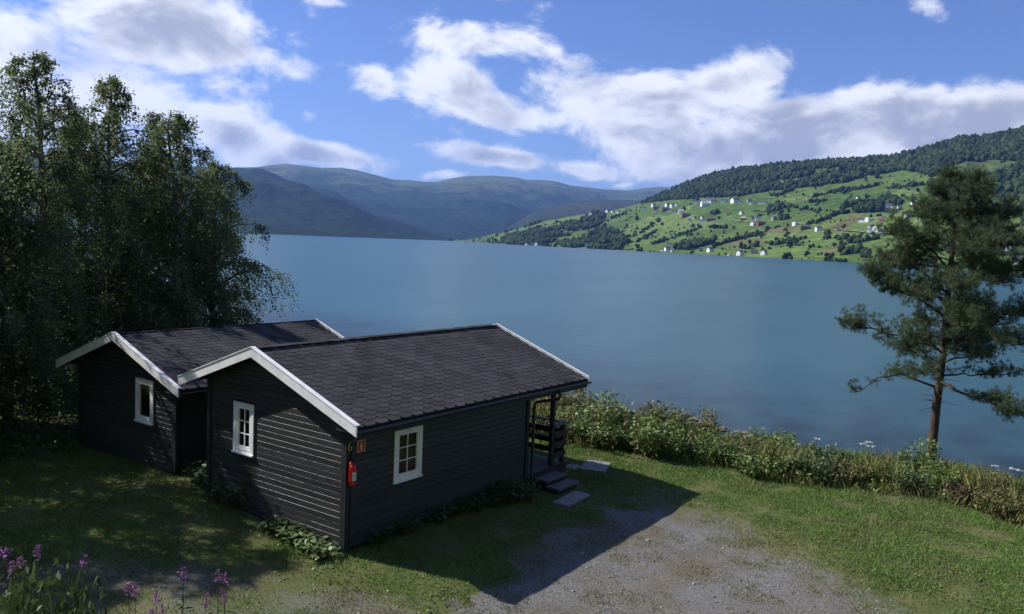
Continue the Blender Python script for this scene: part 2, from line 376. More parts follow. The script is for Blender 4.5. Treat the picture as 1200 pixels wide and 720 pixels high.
def axis(lo, hi, f0, f1, fine, n_out):
    a = np.arange(f0, f1, fine)
    left = f0-np.geomspace(fine, f0-lo, n_out)[::-1]; right = f1+np.geomspace(fine, hi-f1, n_out)
    return np.unique(np.concatenate([left, a, [f1], right]))
def build_ground():
    xs = axis(-600, 70, -7, 13.5, .11, 34); ys = axis(-500, 500, -12.5, 11, .11, 34)
    gx, gy = np.meshgrid(xs, ys, indexing='ij'); z = ground_z(gx, gy)
    V = np.stack([gx, gy, z], -1).reshape(-1, 3); nx, ny = gx.shape
    i = np.arange(nx-1)[:, None]*ny+np.arange(ny-1)[None]; i = i.ravel()
    F = np.stack([i, i+ny, i+ny+1, i+1], 1)
    me = mesh_from('ground', V, F)
    w = np.clip((V-CAM)@FW, 0, None)
    g = np.where(w > 2, gravel_mask(V[:, 0], V[:, 1], V[:, 2]), 0)
    at = me.attributes.new('gravel', 'FLOAT', 'POINT'); at.data.foreach_set('value', g.astype(np.float32))
    shore = sstep(V[:, 0]-lawn_edge(V[:, 1]), 4, 10)
    at = me.attributes.new('shore', 'FLOAT', 'POINT'); at.data.foreach_set('value', shore.astype(np.float32))
    M = bpy.data.materials.new('lawn_and_gravel'); M.use_nodes = True
    N = M.node_tree.nodes; L = M.node_tree.links; b = N['Principled BSDF']; b.inputs['Roughness'].default_value = .95; b.inputs['Specular IOR Level'].default_value = .15
    tc = N.new('ShaderNodeTexCoord')
    def noise(scale, detail, c):
        n = N.new('ShaderNodeTexNoise'); n.inputs['Scale'].default_value = scale; n.inputs['Detail'].default_value = detail; n.inputs['Roughness'].default_value = .65
        L.new(tc.outputs['Object'], n.inputs['Vector'])
        r = N.new('ShaderNodeValToRGB')
        e = r.color_ramp.elements
        e[0].position = c[0][0]; e[0].color = (*c[0][1], 1); e[1].position = c[-1][0]; e[1].color = (*c[-1][1], 1)
        for p, q in c[1:-1]:
            k = e.new(p); k.color = (*q, 1)
        L.new(n.outputs['Fac'], r.inputs['Fac']); return n.outputs['Fac'], r.outputs['Color']
    f1, soil = noise(1.3, 8, [(.3, (.060, .082, .024)), (.5, (.095, .108, .036)), (.7, (.140, .126, .062))])
    f2, grav = noise(34, 8, [(.28, (.052, .051, .049)), (.5, (.140, .138, .134)), (.72, (.28, .276, .27))])
    f3, brown = noise(.55, 5, [(.44, (1, 1, 1)), (.62, (.80, .70, .55))])
    mul = N.new('ShaderNodeMix'); mul.data_type = 'RGBA'; mul.blend_type = 'MULTIPLY'; mul.inputs['Factor'].default_value = 1
    L.new(grav, mul.inputs['A']); L.new(brown, mul.inputs['B'])
    a = N.new('ShaderNodeAttribute'); a.attribute_name = 'gravel'
    n4 = N.new('ShaderNodeTexNoise'); n4.inputs['Scale'].default_value = 4.5; n4.inputs['Detail'].default_value = 7; L.new(tc.outputs['Object'], n4.inputs['Vector'])
    ad = N.new('ShaderNodeMath'); ad.operation = 'ADD'; L.new(a.outputs['Fac'], ad.inputs[0]); L.new(n4.outputs['Fac'], ad.inputs[1])
    mr = N.new('ShaderNodeMapRange'); mr.interpolation_type = 'SMOOTHSTEP'; L.new(ad.outputs[0], mr.inputs[0]); mr.inputs[1].default_value = .75; mr.inputs[2].default_value = 1.42
    mx = N.new('ShaderNodeMix'); mx.data_type = 'RGBA'; L.new(mr.outputs[0], mx.inputs['Factor']); L.new(soil, mx.inputs['A']); L.new(mul.outputs['Result'], mx.inputs['B'])
    a2 = N.new('ShaderNodeAttribute'); a2.attribute_name = 'shore'
    _, stones = noise(1.8, 8, [(.3, (.045, .038, .032)), (.7, (.20, .17, .15))])
    mx2 = N.new('ShaderNodeMix'); mx2.data_type = 'RGBA'; L.new(a2.outputs['Fac'], mx2.inputs['Factor']); L.new(mx.outputs['Result'], mx2.inputs['A']); L.new(stones, mx2.inputs['B'])
    L.new(mx2.outputs['Result'], b.inputs['Base Color'])
    bp = N.new('ShaderNodeBump'); bp.inputs['Strength'].default_value = .7; bp.inputs['Distance'].default_value = .03
    L.new(f2, bp.inputs['Height']); L.new(bp.outputs[0], b.inputs['Normal'])
    o = obj('ground', me, M, smooth=True); tag(o, 'grassy plot with a grey gravel drive sloping to the fjord', kind='structure')
build_ground()

# ------------------------------------------------------------------ water
def build_water():
    R = 22000
    xs = np.concatenate([[9, 14, 18], np.arange(20, 60, 2.0), np.geomspace(62, R, 40)]); ys = np.concatenate([-np.geomspace(60, R, 40)[::-1], np.arange(-58, 60, 2.0), np.geomspace(62, R, 40)])
    gx, gy = np.meshgrid(xs, ys, indexing='ij')
    V = np.stack([gx, gy, np.full(gx.shape, WATER_Z)], -1).reshape(-1, 3); nx, ny = gx.shape
    i = (np.arange(nx-1)[:, None]*ny+np.arange(ny-1)[None]).ravel()
    me = mesh_from('fjord', V, np.stack([i, i+ny, i+ny+1, i+1], 1))
    u = V[:, 0]-lawn_edge(V[:, 1])
    at = me.attributes.new('shallow', 'FLOAT', 'POINT'); at.data.foreach_set('value', (1-sstep(u+14*(fbm(V[:, 0]*.09, V[:, 1]*.05, 4, 31)-.5), 11, 34)).astype(np.float32))
    M = bpy.data.materials.new('fjord_water'); M.use_nodes = True
    N = M.node_tree.nodes; L = M.node_tree.links; b = N['Principled BSDF']
    b.inputs['Roughness'].default_value = .28; b.inputs['IOR'].default_value = 1.333; b.inputs['Specular IOR Level'].default_value = .22
    tc = N.new('ShaderNodeTexCoord')
    def noise(scale, stretch, detail, rot=0.0):
        mp = N.new('ShaderNodeMapping'); mp.inputs['Scale'].default_value = stretch; mp.inputs['Rotation'].default_value = (0, 0, rot); L.new(tc.outputs['Object'], mp.inputs['Vector'])
        n = N.new('ShaderNodeTexNoise'); n.inputs['Scale'].default_value = scale; n.inputs['Detail'].default_value = detail; L.new(mp.outputs[0], n.inputs['Vector']); return n.outputs['Fac']
    big = noise(.010, (1, 6.0, 1), 6, radians(38))
    r = N.new('ShaderNodeValToRGB'); r.color_ramp.elements[0].position = .3; r.color_ramp.elements[1].position = .75
    r.color_ramp.elements[0].color = (.016, .064, .082, 1); r.color_ramp.elements[1].color = (.030, .102, .124, 1)
    L.new(big, r.inputs['Fac'])
    bed = noise(.35, (1, 1.6, 1), 6)
    rb = N.new('ShaderNodeValToRGB'); rb.color_ramp.elements[0].position = .38; rb.color_ramp.elements[1].position = .66
    rb.color_ramp.elements[0].color = (.011, .026, .030, 1); rb.color_ramp.elements[1].color = (.022, .056, .064, 1); L.new(bed, rb.inputs['Fac'])
    a = N.new('ShaderNodeAttribute'); a.attribute_name = 'shallow'
    mx = N.new('ShaderNodeMix'); mx.data_type = 'RGBA'; L.new(a.outputs['Fac'], mx.inputs['Factor']); L.new(r.outputs['Color'], mx.inputs['A']); L.new(rb.outputs['Color'], mx.inputs['B'])
    L.new(mx.outputs['Result'], b.inputs['Base Color'])
    w1 = noise(.55, (1, 2.2, 1), 5, radians(25)); w2 = noise(.05, (1, 3.0, 1), 3, radians(35))
    bp = N.new('ShaderNodeBump'); bp.inputs['Strength'].default_value = .22; bp.inputs['Distance'].default_value = .10; L.new(w1, bp.inputs['Height'])
    bp2 = N.new('ShaderNodeBump'); bp2.inputs['Strength'].default_value = .12; bp2.inputs['Distance'].default_value = .6; L.new(w2, bp2.inputs['Height']); L.new(bp.outputs[0], bp2.inputs['Normal'])
    L.new(bp2.outputs[0], b.inputs['Normal'])
    o = obj('fjord', me, M); tag(o, 'calm blue-green fjord water', kind='structure')
build_water()

# ------------------------------------------------------------------ far land
def interp_cols(keys, px):
    k = np.array(keys, float); return [np.interp(px, k[:, 0], k[:, j]) for j in range(1, k.shape[1])]

class Slope:
    """land between a waterline and a ridge; keys: (px, waterline distance, ridge py, ridge distance)"""
    def __init__(s, keys, ncol, nrow, p0, p1, power, rough, seed, tail=.35, rough_far=None):
        s.px = np.linspace(p0, p1, ncol); d0, ry, d1 = interp_cols(keys, s.px)
        s.t = np.concatenate([np.linspace(0, 1, nrow), 1+np.linspace(0, tail, max(4, nrow//8))[1:]])
        A = np.array([at_dist(p, horizon_y(p), D)[:2] for p, D in zip(s.px, d0)]); B = np.array([at_dist(p, y, D) for p, y, D in zip(s.px, ry, d1)])
        H = B[:, 2]-WATER_Z
        t = s.t[None, :, None]
        XY = A[:, None]*(1-t)+B[:, None, :2]*t
        tt = np.clip(s.t, 0, 1)
        prof = tt**power
        over = np.clip(s.t-1, 0, None)
        Z = WATER_Z-1.0+(H[:, None]+1.0)*prof[None]-H[:, None]*(over[None]**1.2)*1.1
        n = fbm(XY[..., 0]/rough[0], XY[..., 1]/rough[0], 6, seed, .52)-.5
        Z = Z+n*rough[1]*np.clip(H[:, None]/200, .05, 3)*sstep(s.t, 0.02, .35)[None]*(1-.95*sstep(s.t, .72, 1.0)[None])
        s.P = np.concatenate([XY, Z[..., None]], -1)
    def mesh(s, name):
        nx, ny = s.P.shape[:2]; i = (np.arange(nx-1)[:, None]*ny+np.arange(ny-1)[None]).ravel()
        return mesh_from(name, s.P.reshape(-1, 3), np.stack([i, i+1, i+ny+1, i+ny], 1))
    def sample(s, n, r):
        """random points on the surface, even over the picture"""
        nx, ny = s.P.shape[:2]; a = r.uniform(0, nx-1.001, n); b = r.uniform(0, ny-1.001, n)
        i = a.astype(int); j = b.astype(int); fa = (a-i)[:, None]; fb = (b-j)[:, None]
        P = s.P
        return (P[i, j]*(1-fa)*(1-fb)+P[i+1, j]*fa*(1-fb)+P[i, j+1]*(1-fa)*fb+P[i+1, j+1]*fa*fb)
    def index(s):
        q = s.P.reshape(-1, 3); s.qx, s.qy = project(q); s.q = q
        s.vis = np.tile(s.t <= 1.0, s.P.shape[0])
    def hit(s, px, py):
        d = (s.qx-px)**2+((s.qy-py)*1.0)**2; d = np.where(s.vis, d, 1e9); k = int(np.argmin(d))
        # refine along the ray: same direction, surface height of the closest vertex column
        v = ray(px, py); D = math.hypot(*(s.q[k][:2]-CAM[:2])); w = CAM+v*(D/math.hypot(v[0], v[1]))
        return np.array([w[0], w[1], s.q[k][2]]), D

RIGHT = Slope([(440,3300,281,3350),(500,3200,282.6,3280),(535,2950,282.0,3050),(560,2600,279.5,2900),(575,2300,275,2850),(596,2050,271,2800),(640,1800,259,2750),(679,1620,252,2700),(718,1480,247,2650),(745,1400,240,2620),(761,1360,234,2600),(785,1310,224,2560),(803,1270,216,2500),(832,1210,206,2450),(860,1160,200,2400),
               (885,1110,197,2380),(910,1070,194,2360),(950,1000,191,2330),(1000,920,188,2300),(1040,860,184,2280),(1075,810,178,2250),(1100,780,171,2240),(1120,755,164,2230),(1135,735,161,2220),(1150,715,163,2220),(1175,690,157,2200),(1210,655,150,2180),(1300,590,140,2100),(1500,500,110,1900),(1800,450,110,1700)],
              900, 230, 440, 1800, 1.22, (520, 60), 11)
RIGHT.index()
UPPER_FOREST = [(590,272),(640,259),(700,246),(745,241),(765,236.5),(800,234),(850,231.5),(880,228),(905,223.5),(953,219),(991,213.5),(1016,206),(1060,200),(1100,207),(1140,212),(1210,216),(1800,216),(1800,60),(1130,120),(850,180),(760,215)]
FOREST = [[(975,236),(1000,237),(1030,233),(1052,236),(1085,230),(1085,256),(1050,252),(1030,249),(1005,250),(985,245),(974,241)],
          [(877,241),(900,240),(931,243),(935,249),(905,250),(880,248)], [(818,243),(835,241),(842,246),(840,252),(822,251)],
          [(690,272),(712,268),(728,276),(738,284),(728,293),(690,292),(660,290),(650,284),(668,277)],
          [(590,276),(620,270),(648,268),(660,272),(655,280),(630,288),(600,288),(588,284)],
          [(660,262),(690,257),(706,262),(700,268),(672,271),(650,268)], [(690,249),(712,251),(706,259),(690,262)],
          [(790,290),(800,286),(835,285),(834,291),(812,294),(794,294)], [(1090,215),(1210,216),(1210,262),(1150,268),(1100,258)],
          [(1100,280),(1210,282),(1210,300),(1130,300)], [(985,298),(1012,296),(1020,303),(988,303)], [(1045,262),(1080,258),(1085,272),(1060,274)],
          [(905,254),(925,251),(945,252),(940,257),(915,259)],[(1250,216),(1800,216),(1800,500),(1250,330)]]
HEDGES = [[(728,281),(748,275),(765,265),(772,258)], [(745,285),(757,279),(770,271)], [(836,290),(850,285),(866,281),(884,277),(897,272),(903,266)],
          [(911,287),(925,284),(942,280),(960,276),(980,272)], [(936,241),(950,238),(968,236)], [(945,263),(959,261),(970,256),(982,251),(997,248)],
          [(903,230),(917,227.5),(931,223)], [(765,287),(785,281),(815,270)], [(960,279),(985,281),(1010,281)], [(985,288),(1010,284),(1034,279)],
          [(716,257),(730,252),(745,248)], [(640,277),(665,270),(690,262),(716,258)], [(610,283),(640,279),(670,276)],[(812,262),(830,266),(850,268)],
          [(903,244),(930,243),(952,247)],[(985,226),(1005,222),(1030,217)],[(950,232),(975,226),(995,221)],[(1040,222),(1062,219),(1090,216)],
          [(570,284),(590,285)],[(690,293),(720,295)],[(752,294),(748,295)],[(600,289),(650,291)],[(868,291),(882,292)],[(918,303),(928,305)]]
BROWN = [[(962,268),(978,262),(997,250),(1018,250),(1010,256),(990,268),(975,272)], [(905,267),(935,268),(945,272),(900,274)], [(851,286),(880,280),(896,281),(890,287),(862,290)], [(960,292),(975,288),(990,290),(984,297),(966,298)], [(1165,268),(1210,262),(1210,278),(1170,281)]]
LIGHT = [[(843,204),(862,201),(884,204),(880,210),(850,211)], [(735,264),(760,253),(790,252),(792,256),(772,266),(745,275)],[(1040,226),(1062,222),(1080,226),(1060,232),(1042,231)],[(1076,212),(1110,206),(1112,211),(1080,217)],[(905,236),(965,224),(980,228),(935,238)],[(880,268),(940,275),(905,283),(880,280)],[(780,262),(815,258),(850,262),(830,268),(790,270)]]
def paint_hill():
    me = RIGHT.mesh('hillside'); q = RIGHT.q; qx, qy = RIGHT.qx, RIGHT.qy
    n = fbm(q[:, 0]/55, q[:, 1]/55, 4, 21)-.5; n2 = fbm(q[:, 0]/14, q[:, 1]/14, 3, 33)-.5
    x = qx+n*9; y = qy+n*4
    # strips of pasture: a slanted grid with a tone for each cell
    a = np.floor((q[:, 0]*.92+q[:, 1]*.40+n*40)/85).astype(int); b = np.floor((-q[:, 0]*.40+q[:, 1]*.92+n*40)/150).astype(int)
    h = (((a*73856093) ^ (b*19349663)) & 1023)/1023.0
    g0 = np.array([.058, .102, .026]); g1 = np.array([.110, .160, .044])
    c = g0+(g1-g0)*h[:, None]; c = c*(1+.7*n2[:, None])
    for P in LIGHT: k = in_poly(x, y, P); c[k] = np.array([.110, .155, .045])*(1+.6*n2[k, None])
    for P in BROWN: k = in_poly(x, y, P); c[k] = np.array([.115, .112, .048])*(1+.6*n2[k, None])
    f = np.zeros(len(q), bool)
    glade = fbm(q[:, 0]/60, q[:, 1]/60, 3, 44) > .49
    for P in FOREST: f |= in_poly(x, y, P) & glade
    f |= in_poly(x, y, UPPER_FOREST)
    clear = (fbm(q[:, 0]/190, q[:, 1]/190, 4, 55) > .67) & in_poly(x, y, UPPER_FOREST) & (qx > 830)
    f &= ~clear
    c[f] = np.array([.022, .038, .016])*(1+.7*n2[f, None])
    c[clear] = np.array([.075, .105, .035])*(1+.7*n2[clear, None])
    shore = (RIGHT.t[None]*np.ones((len(RIGHT.px), 1))).ravel() < .012
    c[shore] = np.array([.15, .145, .12])*(1+1.2*n2[shore, None])
    at = me.attributes.new('land', 'FLOAT_COLOR', 'POINT'); at.data.foreach_set('color', np.concatenate([np.clip(c, .005, 1), np.ones((len(c), 1))], 1).astype(np.float32).ravel())
    M = bpy.data.materials.new('pasture_and_wood'); M.use_nodes = True
    N = M.node_tree.nodes; L = M.node_tree.links; bs = N['Principled BSDF']; bs.inputs['Roughness'].default_value = 1; bs.inputs['Specular IOR Level'].default_value = .05
    at = N.new('ShaderNodeAttribute'); at.attribute_name = 'land'
    tc = N.new('ShaderNodeTexCoord'); no = N.new('ShaderNodeTexNoise'); no.inputs['Scale'].default_value = .09; no.inputs['Detail'].default_value = 6; L.new(tc.outputs['Object'], no.inputs['Vector'])
    mr = N.new('ShaderNodeMapRange'); L.new(no.outputs['Fac'], mr.inputs[0]); mr.inputs[1].default_value = .3; mr.inputs[2].default_value = .7; mr.inputs[3].default_value = .72; mr.inputs[4].default_value = 1.28
    vm = N.new('ShaderNodeVectorMath'); vm.operation = 'SCALE'; L.new(at.outputs['Color'], vm.inputs[0]); L.new(mr.outputs[0], vm.inputs['Scale']); L.new(vm.outputs[0], bs.inputs['Base Color'])
    o = obj('hillside', me, M, smooth=True); tag(o, 'green hillside of pastures, hedges and forest across the fjord', kind='structure')
    return clear
paint_hill()

FAR_MAT = {}
def mountain_mat(name, low, mid, high, z0, z1, noise_scale):
    M = bpy.data.materials.new(name); M.use_nodes = True
    N = M.node_tree.nodes; L = M.node_tree.links; bs = N['Principled BSDF']; bs.inputs['Roughness'].default_value = 1; bs.inputs['Specular IOR Level'].default_value = .03
    tc = N.new('ShaderNodeTexCoord'); sep = N.new('ShaderNodeSeparateXYZ'); L.new(tc.outputs['Object'], sep.inputs[0])
    def noise(s, d):
        n = N.new('ShaderNodeTexNoise'); n.inputs['Scale'].default_value = s; n.inputs['Detail'].default_value = d; n.inputs['Roughness'].default_value = .65; L.new(tc.outputs['Object'], n.inputs['Vector']); return n.outputs['Fac']
    n1 = noise(noise_scale, 8); n2 = noise(noise_scale*12, 6)
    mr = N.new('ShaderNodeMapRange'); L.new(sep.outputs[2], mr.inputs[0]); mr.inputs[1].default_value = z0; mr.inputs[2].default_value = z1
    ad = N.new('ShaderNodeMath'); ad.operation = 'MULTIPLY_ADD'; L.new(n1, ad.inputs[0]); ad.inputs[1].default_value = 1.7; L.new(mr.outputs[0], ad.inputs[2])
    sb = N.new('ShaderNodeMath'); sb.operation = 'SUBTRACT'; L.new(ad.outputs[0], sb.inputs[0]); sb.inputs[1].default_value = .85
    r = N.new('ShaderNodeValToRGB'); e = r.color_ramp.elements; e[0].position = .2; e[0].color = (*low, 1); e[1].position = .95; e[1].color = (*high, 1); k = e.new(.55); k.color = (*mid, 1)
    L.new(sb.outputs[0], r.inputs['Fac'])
    m2 = N.new('ShaderNodeMapRange'); L.new(n2, m2.inputs[0]); m2.inputs[1].default_value = .3; m2.inputs[2].default_value = .7; m2.inputs[3].default_value = .4; m2.inputs[4].default_value = 1.6
    vm = N.new('ShaderNodeVectorMath'); vm.operation = 'SCALE'; L.new(r.outputs['Color'], vm.inputs[0]); L.new(m2.outputs[0], vm.inputs['Scale']); L.new(vm.outputs[0], bs.inputs['Base Color'])
    bp = N.new('ShaderNodeBump'); bp.inputs['Strength'].default_value = .6; bp.inputs['Distance'].default_value = 30; L.new(n2, bp.inputs['Height']); L.new(bp.outputs[0], bs.inputs['Normal'])
    return M
def mountains():
    # cloud shadow painted as a dark spur at the left, foot on the waterline
    s = Slope([(-500,2200,150,5600),(-200,2300,165,5700),(0,2300,178,5800),(200,2350,197,5900),(303,2400,209,6000),(350,2500,217,6000),(397,2600,229,6000),(432,2750,243,5800),(467,2900,256,5500),(497,3050,268,4900),(520,3200,277,4300),(545,3500,281.5,3900)], 420, 110, -500, 545, 1.0, (900, 210), 41)
    o = obj('cloud_shade_spur', s.mesh('cloud_shade_spur'), mountain_mat('spur_cloud_shade', (.018, .030, .018), (.036, .050, .024), (.075, .090, .042), 60, 620, .0022), smooth=True); tag(o, 'dark mountain spur standing in for cloud shadow above the far waterline', kind='structure')
    s = Slope([(380,3600,282,4300),(540,4200,281.5,4400),(575,4300,277,4700),(591,4300,269,4800),(625,4300,249.5,5000),(667,4300,238.5,5200),(701,4200,234,5300),(747,4200,235,5300),(800,4200,236,5300),(900,4200,240,5300)], 260, 90, 380, 900, .85, (900, 80), 61)
    o = obj('middle_hill', s.mesh('middle_hill'), mountain_mat('middle_forest', (.028, .036, .020), (.040, .046, .026), (.055, .058, .032), 0, 300, .003), smooth=True); tag(o, 'low dark forested hill behind the pastures', kind='structure')
    s = Slope([(-600,4200,140,8600),(-200,4300,160,8600),(100,4500,185,8500),(250,4600,197,8500),(300,4600,196,8500),(318,4600,193.5,8500),(336,4600,192,8500),(355,4600,194,8500),(378,4600,197,8500),(400,4600,196.5,8500),(418,4600,199,8500),(440,4600,205,8500),(462,4700,210.5,8500),(480,4700,211,8500),(497,4700,213,8500),(512,4700,213,8600),(528,4700,209,8600),(545,4700,206.5,8600),(575,4700,205.5,8700),(595,4700,207,8700),(606,4800,208,8700),(615,4800,211,8700),(632,4800,211,8800),(650,4800,212.5,8800),(668,4800,217.5,8800),(690,4800,220,8900),(712,4900,222.5,9000),(735,4900,223.5,9000),(760,4900,220,9200),(775,4900,219,9200),(800,5000,221,9200),(900,5000,226,9000),(1100,5000,230,9000)],
              620, 150, -600, 1100, 1.0, (1500, 120), 71)
    o = obj('far_mountains', s.mesh('far_mountains'), mountain_mat('fell', (.018, .030, .018), (.040, .056, .026), (.105, .122, .056), 60, 620, .0022), smooth=True); tag(o, 'broad rounded mountains at the end of the fjord', kind='structure')  # dark low forest tone also stands in for the cloud shadow
mountains()
# ------------------------------------------------------------------ foliage tools
def rand_unit(n, r):
    v = r.normal(size=(n, 3)); return v/np.linalg.norm(v, axis=1)[:, None]
def leaf_quads(P, size, r, up=.35, aspect=.55, hang=0.0):
    """one small pointed leaf (a bent rhombus) for each point"""
    n = len(P); size = np.broadcast_to(np.asarray(size, float), (n,))*r.uniform(.65, 1.3, n)
    nrm = rand_unit(n, r); nrm[:, 2] = np.abs(nrm[:, 2])+up; nrm /= np.linalg.norm(nrm, axis=1)[:, None]
    ax = rand_unit(n, r); ax[:, 2] -= hang; ax -= nrm*(ax*nrm).sum(1)[:, None]; ax /= np.linalg.norm(ax, axis=1)[:, None]+1e-9
    sd = np.cross(nrm, ax)
    L = size[:, None]; W = (size*aspect*.5)[:, None]
    a = P; b = P+ax*L*.45+sd*W; c = P+ax*L-nrm*L*.12; e = P+ax*L*.45-sd*W
    V = np.stack([a, b, c, e], 1).reshape(-1, 3); F = np.arange(n*4).reshape(n, 4)
    return V, F
def join(parts):
    V = []; F = []; o = 0
    for v, f in parts:
        V.append(np.asarray(v, float)); F.append(np.asarray(f)+o); o += len(v)
    return np.concatenate(V), np.concatenate(F)

def birch(seed, H, R, base=.16, twigs=9, leaf=.075, per=70, lean=(0, 0), nb=58):
    """weeping birch: ascending limbs, hanging leafy sprays"""
    r = np.random.default_rng(seed)
    wood = MB(); t = np.linspace(0, 1, 14)
    wig = np.cumsum(r.normal(0, .06, (14, 2)), 0)*H/9
    trunk = np.stack([lean[0]*t+wig[:, 0]*t, lean[1]*t+wig[:, 1]*t, H*t], 1)
    wood.tube(trunk, .016*H*(1-t*.95)**.9+.006, 8)
    pts = []; ax = []
    for k in range(nb):
        f = base+(.985-base)*(k+.5)/nb
        p0 = np.array([np.interp(f, t, trunk[:, i]) for i in range(3)])
        az = k*2.399+r.normal(0, .4)
        prof = (1-((f-.42)/.62)**2 if f > .42 else 1-.35*((.42-f)/.3)**2)
        ln = R*max(prof, .16)*r.uniform(.55, 1.2)
        dirn = np.array([cos(az), sin(az), r.uniform(.5, 1.3)]); dirn /= np.linalg.norm(dirn)
        s = np.linspace(0, 1, 7)[:, None]
        br = p0+dirn*ln*s+np.array([0, 0, -1])*(s**2)*ln*r.uniform(.25, .55)+r.normal(0, .04*ln, (7, 3))*s
        wood.tube(br, np.linspace(.011*H*(1-f)+.012, .005, 7), 5)
        for q in range(twigs):
            u = r.uniform(.18, 1.0); b0 = np.array([np.interp(u, s[:, 0], br[:, i]) for i in range(3)])
            d2 = dirn*.5+rand_unit(1, r)[0]*.7; d2 /= np.linalg.norm(d2)
            l2 = (.22+.26*ln)*r.uniform(.6, 1.3)
            s2 = np.linspace(0, 1, 5)[:, None]
            tw = b0+d2*l2*s2*(1-.35*s2)+np.array([0, 0, -1])*(s2**1.5)*l2*r.uniform(.8, 1.8)
            wood.tube(tw, np.linspace(.009, .003, 5), 3)
            n = int(per*r.uniform(.5, 1.4)*(.45+l2)*(1.15-.5*f)); w = r.uniform(.05, 1.0, n)
            base_pt = np.stack([np.interp(w, s2[:, 0], tw[:, i]) for i in range(3)], 1)
            sp = .045+.06*l2
            base_pt += r.normal(0, 1, (n, 3))*np.array([sp, sp, sp])
            pts.append(base_pt)
    P = np.concatenate(pts); V, F = leaf_quads(P, leaf, r, up=.1, aspect=.72, hang=.8)
    return mesh_from('crown', V, F), mesh_from('trunk', wood.V, wood.F)

def tree_thing(name, label, cat, meshes, loc, rz, sc_, leafmat, barkmat, group=None):
    e = empty(name, loc, rz); e.scale = (sc_[0], sc_[0], sc_[1]) if isinstance(sc_, tuple) else (sc_,)*3
    tag(e, label, cat, group)
    obj('crown', meshes[0], leafmat, e); obj('trunk', meshes[1], barkmat, e, smooth=True)
    return e

# ------------------------------------------------------------------ cabins
def cabin_roof_z(p, y):
    """underside-free roof line height at y for the cabin dictionary p"""
    return p['zr']-p['sl']*abs(y-p['yr'])

def shingle_mesh(w, h, th=.010):
    """one tab: straight sides, tapered lower end; local x along the eave, local y up the slope"""
    c = w*.17; hh = h*1.75
    P = [(-w/2, hh), (-w/2, h*.50), (-w/2+c, 0), (w/2-c, 0), (w/2, h*.50), (w/2, hh)]
    V = [(x, y, th+.004 if y < hh*.9 else .0005) for x, y in P]+[(x, y, 0 if y < hh*.9 else -.004) for x, y in P]
    n = 6
    F = [tuple(range(n))]+[(i, n+i, n+(i+1) % n, (i+1) % n) for i in range(n)]
    return V, F

